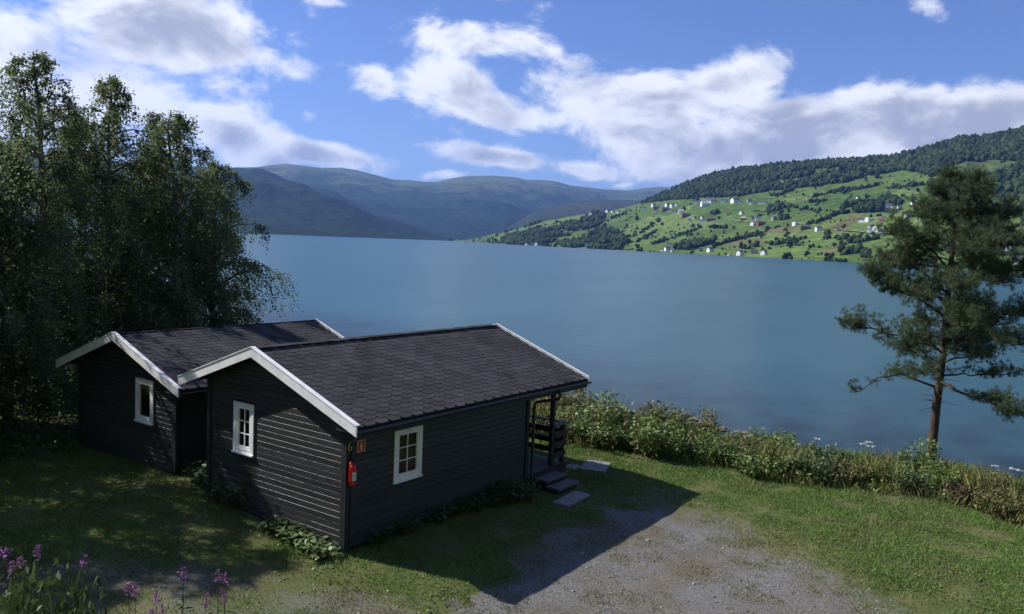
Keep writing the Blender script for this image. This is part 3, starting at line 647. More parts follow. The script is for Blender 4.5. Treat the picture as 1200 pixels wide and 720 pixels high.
def build_cabin(p, name, label):
    root = empty(name, (p['ox'], p['oy'], p['oz'])); tag(root, label, 'cabin', 'black cabins on the lakeside lawn')
    W, L = p['W'], p['L']; T = .1; bh = p['bh']
    roofline = lambda y: p['zr']-p['sl']*abs(y-p['yr'])-.13
    # ---- gable wall in the plane x = 0
    def wall(axis_, name_, rng_, top, opening, base):
        """boards between a0..a1; axis_ 'y' for the gable, 'x' for the side wall"""
        a0, a1 = rng_
        w = MB()
        # structural panel round the opening
        def panel(b0, b1, z0, z1f):
            if b1-b0 < .01: return
            zs0 = z1f(b0); zs1 = z1f(b1)
            pk = [(b0, z0), (b1, z0), (b1, zs1)]
            if axis_ == 'y' and b0 < p['yr'] < b1 and z1f is top: pk.append((p['yr'], z1f(p['yr'])))
            pk.append((b0, zs0))
            P = [(0.03, q, z) if axis_ == 'y' else (q, 0.03, z) for q, z in pk]
            w.prism(P, (T, 0, 0) if axis_ == 'y' else (0, T, 0))
        if opening:
            o0, o1, oz0, oz1 = opening
            panel(a0, o0, base, top); panel(o1, a1, base, top)
            panel(o0, o1, base, lambda q: oz0)
            zt = lambda q: oz1
            zs = [top(o0), top(o1)]
            pk = [(o0, oz1), (o1, oz1), (o1, zs[1])]+([(p['yr'], top(p['yr']))] if axis_ == 'y' and o0 < p['yr'] < o1 else [])+[(o0, zs[0])]
            P = [(0.03, q, z) if axis_ == 'y' else (q, 0.03, z) for q, z in pk]
            w.prism(P, (T, 0, 0) if axis_ == 'y' else (0, T, 0))
        else: panel(a0, a1, base, top)
        wo = w.build(name_, PANEL, root)
        z = base; k = 0
        while True:
            z1 = z+bh
            # extent of the board under the roof line
            if axis_ == 'y':
                zm = z+bh*.35
                half = (top(p['yr'])-zm)/p['sl']
                if half < .12: break
                lo, hi = max(a0, p['yr']-half), min(a1, p['yr']+half)
                if hi-lo < .2: break
            else:
                if z1 > top(0): break
                lo, hi = a0, a1
            segs = [(lo, hi)]
            if opening and z1 > opening[2]-.02 and z < opening[3]+.02: segs = [(lo, opening[0]-.01), (opening[1]+.01, hi)]
            cut = []
            for s0, s1 in segs:
                if s1-s0 > 2.6:
                    c_ = random.uniform(s0+.7, s1-.7); cut += [(s0, c_-.0015), (c_+.0015, s1)]
                else: cut.append((s0, s1))
            for s0, s1 in cut:
                if s1-s0 < .05: continue
                j0 = random.uniform(-.0015, .0015)
                # cross-section: out is the distance in front of the panel
                prof = [(.0, z+.002), (.020+j0, z+.002), (.023+j0, z+.010), (.023+j0, z1-.005), (.020, z1-.002), (.0, z1-.002)]
                m_ = MB()
                if axis_ == 'y': m_.prism([(.029-d, s0, zz) for d, zz in prof], (0, s1-s0, 0))
                else: m_.prism([(s0, .029-d, zz) for d, zz in prof], (s1-s0, 0, 0))
                m_.build('board', STAIN, wo)
            z = z1; k += 1
        return wo
    top = roofline
    side_top = roofline(0)
    g = wall('y', 'gable_wall', (0.0, W), top, p['gwin'][:4] if p.get('gwin') else None, p['base'])
    s = wall('x', 'side_wall', (0.035, L), lambda q: side_top, p['swin'][:4] if p.get('swin') else None, p['base'])
    # the two walls away from the camera
    m_ = MB(); m_.box(.035, L, W-.1, W, p['base'], roofline(W)); m_.build('back_wall', STAIN_TRIM, root)
    m_ = MB(); m_.prism([(L-.1, .03, p['base']), (L-.1, W-.103, p['base']), (L-.1, W-.103, roofline(W)-.02), (L-.1, p['yr'], roofline(p['yr'])), (L-.1, .03, side_top)], (.1, 0, 0)); m_.build('end_wall', STAIN_TRIM, root)
    m_ = MB(); m_.box(.15, L-.12, .15, W-.12, p['base']+.02, p['base']+.10); m_.build('floor', PANEL, root)
    # corner boards
    for (x0, x1, y0, y1, zt) in ((-.020, .075, -.020, -.0015+.03, side_top+.05), (-.022, .005, .032, .10, side_top+.02), (-.022, .06, W-.09, W+.02, roofline(W)+.03), (L-.085, L+.02, -.022, .03, side_top)):
        MB().box(x0, x1, y0, y1, p['base']-.02, zt).build('corner_board', STAIN_TRIM, root)
    # ---- roof: two sloping slabs
    sl = p['sl']; x0, x1 = -p['og'], p['Lr']; yr, zr = p['yr'], p['zr']; th = .075
    yA, yB = -p['os'], W+p['ol']
    zA, zB = zr-sl*(yr-yA), zr-sl*(yB-yr)
    roof = MB().prism([(x0+.03, yA, zA), (x0+.03, yr, zr), (x0+.03, yB, zB), (x0+.03, yB, zB-th), (x0+.03, yr, zr-th), (x0+.03, yA, zA-th)], (x1-x0-.06, 0, 0)).build('roof', MOSS, root)
    ang = math.atan(sl); sw, sh = p['tab']
    V1, F1 = shingle_mesh(sw*.955, sh)
    me1 = mesh_from('shingle', V1, F1); me1.materials.append(SHINGLE)
    slope_len = (yr-yA)/cos(ang)
    rows = int(slope_len/sh)
    sh_list = []
    for side in (0, 1):
        sl_len = ((yr-yA) if side == 0 else (yB-yr))/cos(ang)
        for rI in range(int(sl_len/sh)+1):
            d = -.02+rI*sh
            if d > sl_len-.06: break
            xx = x0+.05+(sw/2 if rI % 2 else 0.0)
            while xx < x1-.03:
                if side == 0: M_ = Matrix.Translation((xx, yA+d*cos(ang), zA+d*sin(ang)+.003)) @ Matrix.Rotation(ang, 4, 'X')
                else: M_ = Matrix.Translation((xx, yB-d*cos(ang), zB+d*sin(ang)+.003)) @ Matrix.Rotation(pi, 4, 'Z') @ Matrix.Rotation(ang, 4, 'X')
                M_ = M_ @ Matrix.Translation((random.uniform(-.004, .004), random.uniform(-.006, .006), 0)) @ Matrix.Rotation(random.uniform(.0, .022), 4, 'X') @ Matrix.Rotation(random.uniform(-.012, .012), 4, 'Z')
                # clip the row ends by narrowing the end tabs
                lo = max(xx-sw/2, x0+.035); hi = min(xx+sw/2, x1-.035)
                if hi-lo > sw*.25:
                    if hi-lo < sw*.98: M_ = Matrix.Translation(((lo+hi)/2-xx, 0, 0)) @ M_ @ Matrix.Diagonal(((hi-lo)/sw, 1, 1, 1))
                    Pw = np.array(M_.translation)+np.array([p['ox'], p['oy'], p['oz']])
                    sh_list.append((side, float(np.linalg.norm(Pw-CAM)), M_))
                xx += sw
    near = sorted([q for q in sh_list if q[0] == 0], key=lambda q: q[1])[:p['single_shingles']]
    ids = {id(q) for q in near}
    for q in near:
        o = obj('shingle', me1, None, roof); o.matrix_local = q[2]
    rest = MB(); V1a = [Vector(v) for v in V1]
    for q in sh_list:
        if id(q) in ids: continue
        rest.add([tuple(q[2] @ v) for v in V1a], F1)
    o = rest.build('shingles', SHINGLE, roof); o['kind'] = 'stuff'
    # ridge capping: short overlapping pieces
    nrc = int((x1-x0)/.3)
    for k in range(nrc):
        a = x0+.03+k*(x1-x0-.06)/nrc; b = a+(x1-x0-.06)/nrc+.02
        b = min(b, x1-.03); dz = .014+.004*(k % 2)
        MB().prism([(a, yr-.13, zr-.13*sl+dz), (a, yr, zr+dz+.004), (a, yr+.13, zr-.13*sl+dz), (a, yr+.13, zr-.13*sl+dz-.012), (a, yr, zr+dz-.010), (a, yr-.13, zr-.13*sl+dz-.012)], (b-a, 0, 0)).build('ridge_shingle', SHINGLE, roof)
    # ---- barge boards with a top strip
    bw = p['bw']
    for xe, out in ((x0, -1), (x1, 1)):
        for ya, za, lab in ((yA, zA, 0), (yB, zB, 1)):
            sgn = 1 if ya < yr else -1
            ye = ya-sgn*.03; ze = za-.03*sl
            tx = .028
            xa = xe if out < 0 else xe-tx
            e2 = sgn*.0008
            bb = MB().prism([(xa, ye, ze+.045-bw*1.05), (xa, ye, ze+.045), (xa, yr-e2, zr+.045), (xa, yr-e2, zr+.045-bw*1.05)], (tx, 0, 0)).build('bargeboard', WHITE, root)
            MB().prism([(xa-.012, ye, ze+.0455), (xa-.012, ye, ze+.062), (xa-.012, yr-e2, zr+.062), (xa-.012, yr-e2, zr+.0455)], (.095 if out < 0 else .05, 0, 0) if out < 0 else (.052, 0, 0)).build('top_strip', WHITE, bb)
    # fascia + gutter along the visible eave
    MB().box(x0+.031, x1-.031, yA-.004, yA+.02, zA-.20, zA-.077).build('fascia', STAIN_TRIM, root)
    gm = MB()
    prof = [(yA-.012-.055+.055*cos(a), zA-.055+.055*sin(a)) for a in np.linspace(pi, 2*pi, 7)]
    inner = [(yA-.012-.055+.047*cos(a), zA-.051+.047*sin(a)) for a in np.linspace(2*pi, pi, 7)]
    gm.prism([(x0+.02, y, z) for y, z in prof+inner], (x1-x0-.04, 0, 0)); gm.build('gutter', METAL, root, smooth=False)
    # soffit strip closing the eave
    MB().box(x0+.04, x1-.04, yA+.022, .0, zA-.115, zA-.090).build('soffit', STAIN_TRIM, root)
    # rafters of the open gable overhang
    # ---- windows
    def window(opening, plane, rows_, cols_, curtain, sash=True):
        o0, o1, z0, z1 = opening
        def bx(m_, a0, a1, d0, d1, q0, q1):
            """a along the wall, d outward from the wall face, q height"""
            if plane == 'y': m_.box(-d1, -d0, a0, a1, q0, q1)
            else: m_.box(a0, a1, -d1, -d0, q0, q1)
        wroot = empty('window', (0, 0, 0)); wroot.parent = root
        cw = .085
        c = MB(); bx(c, o0-cw, o0, -.0, .022, z0-cw, z1+cw); bx(c, o1, o1+cw, -.0, .022, z0-cw, z1+cw); bx(c, o0, o1, -.0, .021, z1, z1+cw); bx(c, o0, o1, -.0, .021, z0-cw, z0)
        c.build('frame', WHITE, wroot)
        c = MB(); bx(c, o0-cw-.012, o1+cw+.012, .0, .05, z0-cw-.018, z0-cw+.012); c.build('sill', WHITE, wroot)
        c = MB(); bx(c, o0-cw-.02, o1+cw+.02, .0, .05, z1+cw+.002, z1+cw+.022); c.build('drip_cap', STAIN_TRIM, wroot)
        fw = .045; a0, a1, q0, q1 = o0, o1, z0, z1
        c = MB(); bx(c, a0, a0+fw, -.05, .012, q0, q1); bx(c, a1-fw, a1, -.05, .012, q0, q1); bx(c, a0+fw, a1-fw, -.05, .011, q1-fw, q1); bx(c, a0+fw, a1-fw, -.05, .011, q0, q0+fw)
        c.build('sash', WHITE, wroot)
        a0 += fw; a1 -= fw; q0 += fw; q1 -= fw
        for i in range(cols_):
            for j in range(rows_):
                m_ = MB(); bx(m_, a0+(a1-a0)*i/cols_+.001, a0+(a1-a0)*(i+1)/cols_-.001, -.030, -.026, q0+(q1-q0)*j/rows_+.001, q0+(q1-q0)*(j+1)/rows_-.001); m_.build('pane', GLASS, wroot)
        for i in range(1, cols_):
            m_ = MB(); a = a0+(a1-a0)*i/cols_; bx(m_, a-.008, a+.008, -.025, -.006, q0, q1); m_.build('glazing_bar', WHITE, wroot)
        for j in range(1, rows_):
            m_ = MB(); q = q0+(q1-q0)*j/rows_; bx(m_, a0, a1, -.0245, -.0075, q-.008, q+.008); m_.build('glazing_bar', WHITE, wroot)
        if curtain:
            for (c0, c1) in curtain:
                m_ = MB(); n = 25; A = []
                for k in range(n):
                    a = c0+(c1-c0)*k/(n-1); dd = -.085-.014*sin(k*1.3)
                    A.append((a, dd))
                Vv = []
                for a, dd in A:
                    for q in (q0-.05, q1+.05): Vv.append((-dd, a, q) if plane == 'y' else (a, -dd, q))
                Vv2 = [(x+.004, y+.004, z) for x, y, z in Vv]
                Fv = [(2*k, 2*k+2, 2*k+3, 2*k+1) for k in range(n-1)]
                m_.add(Vv, Fv); m_.add(Vv2, Fv); m_.build('curtain', CURTAIN, wroot, smooth=True)
        return wroot
    if p.get('gwin'): window(p['gwin'][:4], 'y', *p['gwin'][4:])
    if p.get('swin'): window(p['swin'][:4], 'x', *p['swin'][4:])
    # piers under the floor
    for (x, y) in ((.3, .3), (.3, W-.4), (L-.4, .3), (L-.4, W-.4), (L/2, .3)):
        MB().box(x, x+.2, y, y+.2, -.6, p['base']+.02).build('pier', SLAB, root)
    return root

SL = (3.266-2.281)/(2.202+.498)
frame_p = dict(ox=0, oy=0, oz=0, W=3.871, L=5.43, yr=2.202, zr=3.225, sl=SL, og=.297, os=.498, ol=.544, Lr=7.10, base=0.0, bh=.107, bw=.17, tab=(.295, .138), single_shingles=300,
               gwin=(2.442+.10, 2.442+.63-.10, 1.169+.10, 1.169+1.0-.10, 3, 2, [(2.55, 2.68), (2.86, 2.97)]),
               swin=(1.139+.10, 1.139+.774-.10, .913+.10, .913+1.0-.10, 3, 2, [(1.245, 1.44), (1.56, 1.805)]))
front = build_cabin(frame_p, 'cabin', 'black cabin with covered porch, number 6 and red extinguisher on its wall')
left_p = dict(frame_p); left_p.update(ox=.415, oy=5.619, oz=0.0, W=4.0, L=4.4, yr=2.0, zr=2.98-.04, og=.297, os=.498, ol=.498, Lr=5.526, base=-.12, bh=.107, single_shingles=0,
               gwin=(.827+.10, .827+.72-.10, 1.04+.10, 2.04-.10, 1, 1, None), swin=None)
left = build_cabin(left_p, 'cabin', 'black cabin with one plain narrow window, standing under the birches')

def build_porch(root):
    # deck boards along y
    x = 5.455; k = 0
    deck = empty('deck', (0, 0, 0)); deck.parent = root
    while x < 6.95:
        MB().box(x, x+.115, -.02, 3.87, .17, .20).build('board', DECK, deck); x += .122
    MB().box(5.45, 7.01, -.05, -.022, -.02, .202).build('rim', STAIN_TRIM, deck)
    MB().box(7.005, 7.03, -.05, 3.87, -.02, .198).build('rim', STAIN_TRIM, deck)
    for x, w, zt in ((6.46, .05, 2.10), (6.93, .032, 1.11)):
        MB().box(x-w, x+w, -.018, .075, .202, zt).build('post', STAIN_TRIM, root)
    MB().box(6.41, 6.51, 3.75, 3.85, .202, 2.05).build('post', STAIN_TRIM, root)
    MB().box(5.45, 7.05, -.01, .07, 2.105, 2.24).build('beam', STAIN_TRIM, root)
    for z in (.36, .60, .84):
        MB().box(6.515, 6.975, -.045, -.019, z, z+.135).build('rail_board', STAIN_TRIM, root)
        MB().box(6.966, 6.992, .08, 3.80, z, z+.135).build('rail_board', STAIN_TRIM, root)
    MB().box(6.92, 7.06, -.06, 3.84, 1.115, 1.145).build('handrail', DECK, root)
    MB().box(6.50, 6.918, -.06, .09, 1.113, 1.143).build('handrail', DECK, root)
    for y in (1.2, 2.5, 3.72):
        MB().box(6.895, 6.965, y, y+.07, .202, 1.112).build('post', STAIN_TRIM, root)
    for (x, y) in ((5.7, .1), (6.8, .1), (6.8, 3.5)):
        MB().box(x, x+.15, y, y+.15, -.6, .168).build('pier', SLAB, root)
    # steps on the near side of the porch opening
    for k, (y1, z) in enumerate(((-.06, .085), (-.40, -.03))):
        MB().box(5.66, 6.50, y1-.34, y1-.01, z-.05, z).build('step', STEP, root, bevel=.004)
        MB().box(5.70, 6.46, y1-.30, y1-.04, z-.30, z-.052).build('step_riser', STAIN_TRIM, root)
    # downpipe
    pts = [(5.78, -.565, 2.13), (5.78, -.565, 1.98), (5.77, -.53, 1.93), (5.60, -.11, 1.83), (5.56, -.065, 1.79), (5.55, -.06, 1.68), (5.55, -.06, .02), (5.55, -.09, -.05)]
    dp = MB().tube(pts, .036, 10).build('downpipe', METAL, root, smooth=True)
    for z in (.4, 1.5):
        MB().box(5.50, 5.60, -.10, -.021, z, z+.03).build('pipe_clip', METAL, dp)
build_porch(front)

# number 6 on the corner
def number_six():
    pts = []
    for a in np.linspace(radians(75), radians(-270+0), 22):
        pts.append((.034*cos(a+pi/2+.2), .036*sin(a+pi/2+.2)))
    loop = [(.034*cos(a), -.03+.036*sin(a)) for a in np.linspace(0, 2*pi, 20)]
    stem = [(-.034, -.03), (-.034, .01), (-.026, .045), (-.008, .072), (.018, .082)]
    M = MB()
    M.tube([(.055+x, -.030, 1.79+z) for x, z in loop], .0095, 6)
    M.tube([(.055+x, -.030, 1.79+z) for x, z in stem], .0095, 6)
    o = M.build('house_number', GOLD); tag(o, 'gold house number 6 on the black cabin corner', 'number')
number_six()
def fire_sign():
    e = empty('fire_sign', (.335, -.006, 1.755)); tag(e, 'small red fire extinguisher sign beside the house number', 'sign')
    MB().box(-.095, .095, -.004, .004, -.10, .10).build('border', CREAM, e)
    MB().box(-.082, .082, -.007, -.004, -.087, .087).build('panel', REDSIGN, e)
    m_ = MB(); m_.box(-.020, .020, -.009, -.007, -.065, .025); m_.box(-.010, .010, -.009, -.007, .026, .042); m_.box(-.030, .018, -.009, -.007, .043, .052); m_.box(-.034, -.027, -.009, -.007, -.02, .042)
    m_.build('extinguisher_symbol', CREAM, e)
fire_sign()
def extinguisher():
    e = empty('fire_extinguisher', (.055, -.105, 1.15)); e.scale = (.86,)*3; tag(e, 'red fire extinguisher hanging on the black cabin corner', 'extinguisher')
    r = .074
    prof = [(.0, .0), (r*.9, .0), (r, .02), (r, .34), (r*.93, .375), (r*.7, .405), (r*.42, .42), (.025, .425), (.025, .45)]
    MB().lathe(prof, n=22).build('cylinder', RED, e, smooth=True)
    MB().lathe([(.028, .45), (.028, .475), (.018, .48), (.018, .50)], n=12).build('valve', METAL, e)
    MB().prism([(-.015, .02, .485), (-.015, -.09, .50), (-.015, -.09, .512), (-.015, .02, .50)], (.03, 0, 0)).build('handle', METAL, e)
    MB().prism([(-.012, .02, .503), (-.012, -.085, .535), (-.012, -.085, .545), (-.012, .02, .515)], (.024, 0, 0)).build('lever', METAL, e)
    hp = [(-.03, 0, .47), (-.075, -.02, .47), (-.098, -.02, .42), (-.094, -.015, .30), (-.092, -.01, .12), (-.091, -.01, .02)]
    h = MB().tube(hp, [.010, .010, .010, .010, .012, .018], 8).build('hose', RED, e, smooth=True)
    m_ = MB(); V = []; n = 9
    for k in range(n):
        a = radians(-140+k*100/(n-1))
        for z in (.10, .27): V.append(((r+.0015)*cos(a), (r+.0015)*sin(a), z))
    m_.add(V, [(2*k, 2*k+2, 2*k+3, 2*k+1) for k in range(n-1)]); m_.build('label_sticker', LABEL, e, smooth=True)
    MB().box(-.02, .02, .06, .094, .10, .40).build('bracket', METAL, e)
extinguisher()

def slab(px, py, z, sx, sy, rz, label, th=.05):
    P = atz(px, py, z); zz = gz(P[0], P[1])
    e = MB().box(-sx/2, sx/2, -sy/2, sy/2, -.04, th-.01).build('paving_slab', SLAB, bevel=.006); e.location = (P[0], P[1], zz); e.rotation_euler = (radians(1), radians(-1), rz)
    tag(e, label, 'slab', 'loose paving slabs by the porch')
slab(698, 546, -.05, .85, .62, .35, 'pale square paving slab lying on the sunlit lawn')
slab(671, 547.5, -.05, .38, .3, .1, 'grey paving slab half hidden at the porch corner')
slab(670, 583, -.12, 1.0, .40, .05, 'broad stone slab at the foot of the porch steps', .06)

# ------------------------------------------------------------------ trees on the left
BV = [birch(101, 10.2, 2.8, .13, 9, .075, 74), birch(102, 9.0, 3.0, .10, 10, .075, 78), birch(103, 7.8, 2.7, .07, 10, .075, 70)]
def ground_at(px, D):
    P = at_dist(px, horizon_y(px), D); return (P[0], P[1], gz(P[0], P[1])-.05)
TREES = [
    (ground_at(52, 27.0), 0, (1.05, .99), 0.3, 'tallest birch, feathery pointed top, behind the plain-windowed cabin'),
    (ground_at(125, 28.5), 0, (1.02, .97), 2.2, 'slim tall birch with a forked airy top between two fuller birches'),
    (ground_at(212, 29.5), 1, (1.12, 1.02), 1.1, 'broad drooping birch behind the plain-windowed cabin roof, beside the open water'),
    (ground_at(252, 31.0), 2, (.98, 1.0), 3.5, 'smaller drooping birch overhanging the water at the end of the row'),
    (ground_at(8, 25.0), 2, (1.1, .98), 5.0, 'bushy birch standing left of the tallest birch'),
    (ground_at(92, 30.5), 1, (1.0, .98), 2.9, 'full rounded birch filling the gap between the pointed birches'),
    (ground_at(165, 31.5), 1, (1.0, .88), 4.0, 'shorter birch half hidden behind the two pointed birches'),
    ((-1.2, 13.6, gz(-1.2, 13.6)), 2, (1.1, 1.05), .6, 'leafy birch shading the lawn beside the plain-windowed cabin'),
    ((-2.9, 11.1, gz(-2.9, 11.1)), 1, (1.0, 1.0), 2.6, 'wide birch at the edge of the shaded lawn'),
    ((-3.4, 16.4, gz(-3.4, 16.4)), 0, (1.05, .95), 1.9, 'tall birch farthest up the slope beyond the shaded lawn'),
    ((-4.7, 9.2, gz(-4.7, 9.2)), 2, (1.08, 1.12), 3.9, 'low-branched birch leaning over the shaded lawn'),
    ((-7.2, 9.4, gz(-7.2, 9.4)), 1, (1.0, .95), 5.5, 'birch at the upper side of the shaded lawn'),
    (ground_at(-60, 33.0), 1, (1.1, 1.0), 3.0, 'birch behind the bushy birch by the shore')]
for loc, v, s_, rz, lab in TREES:
    tree_thing('birch_tree', lab, 'tree', BV[v], loc, rz, s_, LEAF_BIRCH, BARK_BIRCH, 'birches beside the cabins')

# ------------------------------------------------------------------ the pine
def pine():
    base = atz(1092, 527, -1.0); D = math.hypot(*(base[:2]-CAM[:2])); base[2] = gz(base[0], base[1])-.1
    e = empty('pine_tree', base); tag(e, 'lone pine with bare lower trunk growing on the lake bank', 'tree')
    r = np.random.default_rng(5)
    fwd = np.array([cos(YAW-radians(26)), sin(YAW-radians(26)), 0]); rt = np.array([fwd[1], -fwd[0], 0])
    def wp(px, py, dd=0.0): return at_dist(px, py, D+dd)-base
    tp = np.array([wp(1091, 545), wp(1093, 515), wp(1097, 478), wp(1101, 445), wp(1107, 395), wp(1110, 355), wp(1113, 320), wp(1118, 280), wp(1122, 250), wp(1124, 222), wp(1127, 203)])
    tp[0] = (0, 0, -.2)
    wood = MB(); wood.tube(tp, [.165, .15, .138, .126, .115, .102, .09, .07, .05, .03, .012], 10)
    tz = tp[:, 2]
    tufts = []
    def limb(p0, pts, r0, dens, spread):
        P = np.array([p0]+list(pts)); k = np.linspace(0, 1, len(P)); s = np.linspace(0, 1, 9)
        Q = np.stack([np.interp(s, k, P[:, i]) for i in range(3)], 1); Q[1:-1] = (Q[:-2]+2*Q[1:-1]+Q[2:])/4
        Q[2:] += r.normal(0, .04, (7, 3))
        wood.tube(Q, np.linspace(r0, .010, 9), 6)
        ln = np.linalg.norm(np.diff(Q, axis=0), axis=1).sum()
        for q in range(int(dens*ln)+2):
            u = r.uniform(.3, 1.0)**.8; b = np.array([np.interp(u, s, Q[:, i]) for i in range(3)])
            dirn = (Q[-1]-Q[0])/ln*.6+rand_unit(1, r)[0]*np.array([1, 1, .45])+np.array([0, 0, .15]); dirn /= np.linalg.norm(dirn)
            l2 = spread*r.uniform(.45, 1.35)*(1.15-u*.45)
            s2 = np.linspace(0, 1, 5)[:, None]; tw = b+dirn*l2*s2+np.array([0, 0, 1])*(s2**2)*l2*.22
            wood.tube(tw, np.linspace(.014, .005, 5), 3)
            for c in range(int(6+l2*13)):
                w = r.uniform(.25, 1.05); c0 = np.array([np.interp(w, s2[:, 0], tw[:, i]) for i in range(3)])+r.normal(0, .10, 3)*np.array([1, 1, .8])
                tufts.append((c0, dirn))
    def trunk_at(py):
        pp = np.array([project(q+base)[1] for q in tp]); o = np.argsort(pp); return np.array([np.interp(py, pp[o], tp[o, i]) for i in range(3)])
    hand = [(455, [(1075,446,-.2),(1055,437,-.5),(1030,442,-.8),(1006,458,-1.0)], .05, 3.5, .42), (447, [(1130,462,-1),(1160,470,-1.4),(1192,488,-1.8)], .055, 9, .8),
            (412, [(1075,398,.2),(1040,390,.3),(1010,384,.4),(990,380,.4)], .055, 8, .75), (400, [(1140,395,.4),(1180,400,.5),(1225,408,.7)], .06, 8, .8),
            (372, [(1080,352,-.4),(1050,340,-.6),(1022,322,-.8)], .05, 9, .75), (380, [(1150,372,-.6),(1190,366,-1),(1235,372,-1.2)], .06, 9, .85),
            (345, [(1085,322,.6),(1060,305,.8),(1035,305,1)], .045, 9, .7), (340, [(1150,322,.2),(1190,315,.2),(1225,318,.2)], .05, 9, .8),
            (318, [(1090,290,-.5),(1062,270,-.6),(1045,275,-.7)], .04, 10, .65), (312, [(1145,296,-.4),(1175,282,-.6),(1200,290,-.7)], .045, 10, .7),
            (285, [(1100,262,.3),(1080,245,.4)], .035, 12, .6), (280, [(1140,262,.4),(1165,250,.5),(1182,255,.6)], .035, 12, .6),
            (255, [(1110,235,-.2),(1098,222,-.3)], .03, 13, .5), (252, [(1138,235,.2),(1155,222,.3)], .03, 13, .5), (232, [(1118,212,.1),(1112,206,.1)], .02, 14, .4), (230, [(1135,212,-.1),(1145,210,-.1)], .02, 14, .4)]
    for py, pts, r0, dens, sp in hand:
        limb(trunk_at(py), [wp(*q) for q in pts], r0, dens, sp)
    for k in range(40):
        py = 238+k*5.2; p0 = trunk_at(py); f = (py-205)/230
        toward = 1 if k % 2 else -1
        az = math.atan2(fwd[1], fwd[0])+(0 if toward > 0 else pi)+r.normal(0, .8)
        ln = (.7+2.5*min(max(f-.05, 0)*1.5, 1))*r.uniform(.55, 1.05)
        dirn = np.array([cos(az), sin(az), r.uniform(.1, .55)])
        pts = [p0+dirn*ln*u+np.array([0, 0, -.22*ln*u*u]) for u in (.33, .66, 1)]
        limb(p0, pts, .015+.025*f, 7.5 if f < .75 else 5, .95)
    # dead lower twigs
    for k in range(10):
        py = r.uniform(430, 480); p0 = trunk_at(py); d_ = rand_unit(1, r)[0]; d_[2] = abs(d_[2])*.2; wood.tube([p0, p0+d_*.3, p0+d_*r.uniform(.5, 1.0)+[0, 0, -.1]], [.016, .010, .004], 4)
    C = np.array([t[0] for t in tufts]); Dn = np.array([t[1] for t in tufts])
    n = len(C); per = 26
    P = np.repeat(C, per, 0); dd = np.repeat(Dn, per, 0)
    v = rand_unit(n*per, r)+dd*.55+np.array([0, 0, .25]); v /= np.linalg.norm(v, axis=1)[:, None]
    ln = r.uniform(.08, .17, n*per)[:, None]; sd = np.cross(v, rand_unit(n*per, r)); sd /= np.linalg.norm(sd, axis=1)[:, None]+1e-9
    P = P+r.normal(0, .02, P.shape)
    V = np.stack([P-sd*.0046, P+sd*.0046, P+v*ln], 1).reshape(-1, 3)
    obj('crown', mesh_from('crown', V, np.arange(len(V)).reshape(-1, 3)), NEEDLE, e)
    wood.build('trunk', BARK_PINE, e, smooth=True)
    print('pine needles', len(V)//3)
pine()

# ------------------------------------------------------------------ bank vegetation
def bush_mesh(seed, R, H, n_stem, per, leaf, aspect=.5):
    r = np.random.default_rng(seed); wood = MB(); pts = []
    for k in range(n_stem):
        a = r.uniform(0, 2*pi); rr = R*math.sqrt(r.uniform(0, 1)); b = np.array([rr*.55*cos(a), rr*.55*sin(a), 0]); h = H*r.uniform(.6, 1.1)*(1-.25*(rr/R))
        t = np.array([rr*cos(a)*1.1, rr*sin(a)*1.1, h]); s = np.linspace(0, 1, 5)[:, None]
        q = b*(1-s)+t*s+r.normal(0, .03, (5, 3))*s; wood.tube(q, np.linspace(.008, .003, 5), 4)
        w = r.uniform(.12, 1.05, per)**.7
        c = np.stack([np.interp(w, s[:, 0], q[:, i]) for i in range(3)], 1)+r.normal(0, 1, (per, 3))*np.array([.085, .085, .05])
        pts.append(c)
    V, F = leaf_quads(np.concatenate(pts), leaf, r, up=.55, aspect=aspect)
    return mesh_from('foliage', V, F), mesh_from('stems', wood.V, wood.F)
BUSH = [bush_mesh(s, R, H, n, per, lf) for s, R, H, n, per, lf in ((1, .62, .85, 42, 34, .11), (2, .75, 1.05, 50, 36, .12), (3, .55, .70, 38, 32, .10), (4, .8, .95, 56, 34, .115), (5, .5, 1.25, 30, 34, .10))]
def bush(name, label, group, loc, v, s_, lm, rz=None):
    e = empty(name, loc, random.uniform(0, 6.28) if rz is None else rz); e.scale = s_ if isinstance(s_, tuple) else (s_,)*3
    tag(e, label, 'bush', group)
    f = BUSH[v][0]
    fo = obj('foliage', f, None, e)
    if not f.materials: f.materials.append(lm)
    fo.material_slots[0].link = 'OBJECT'; fo.material_slots[0].material = lm
    so = obj('stems', BUSH[v][1], STEM, e)
    return e
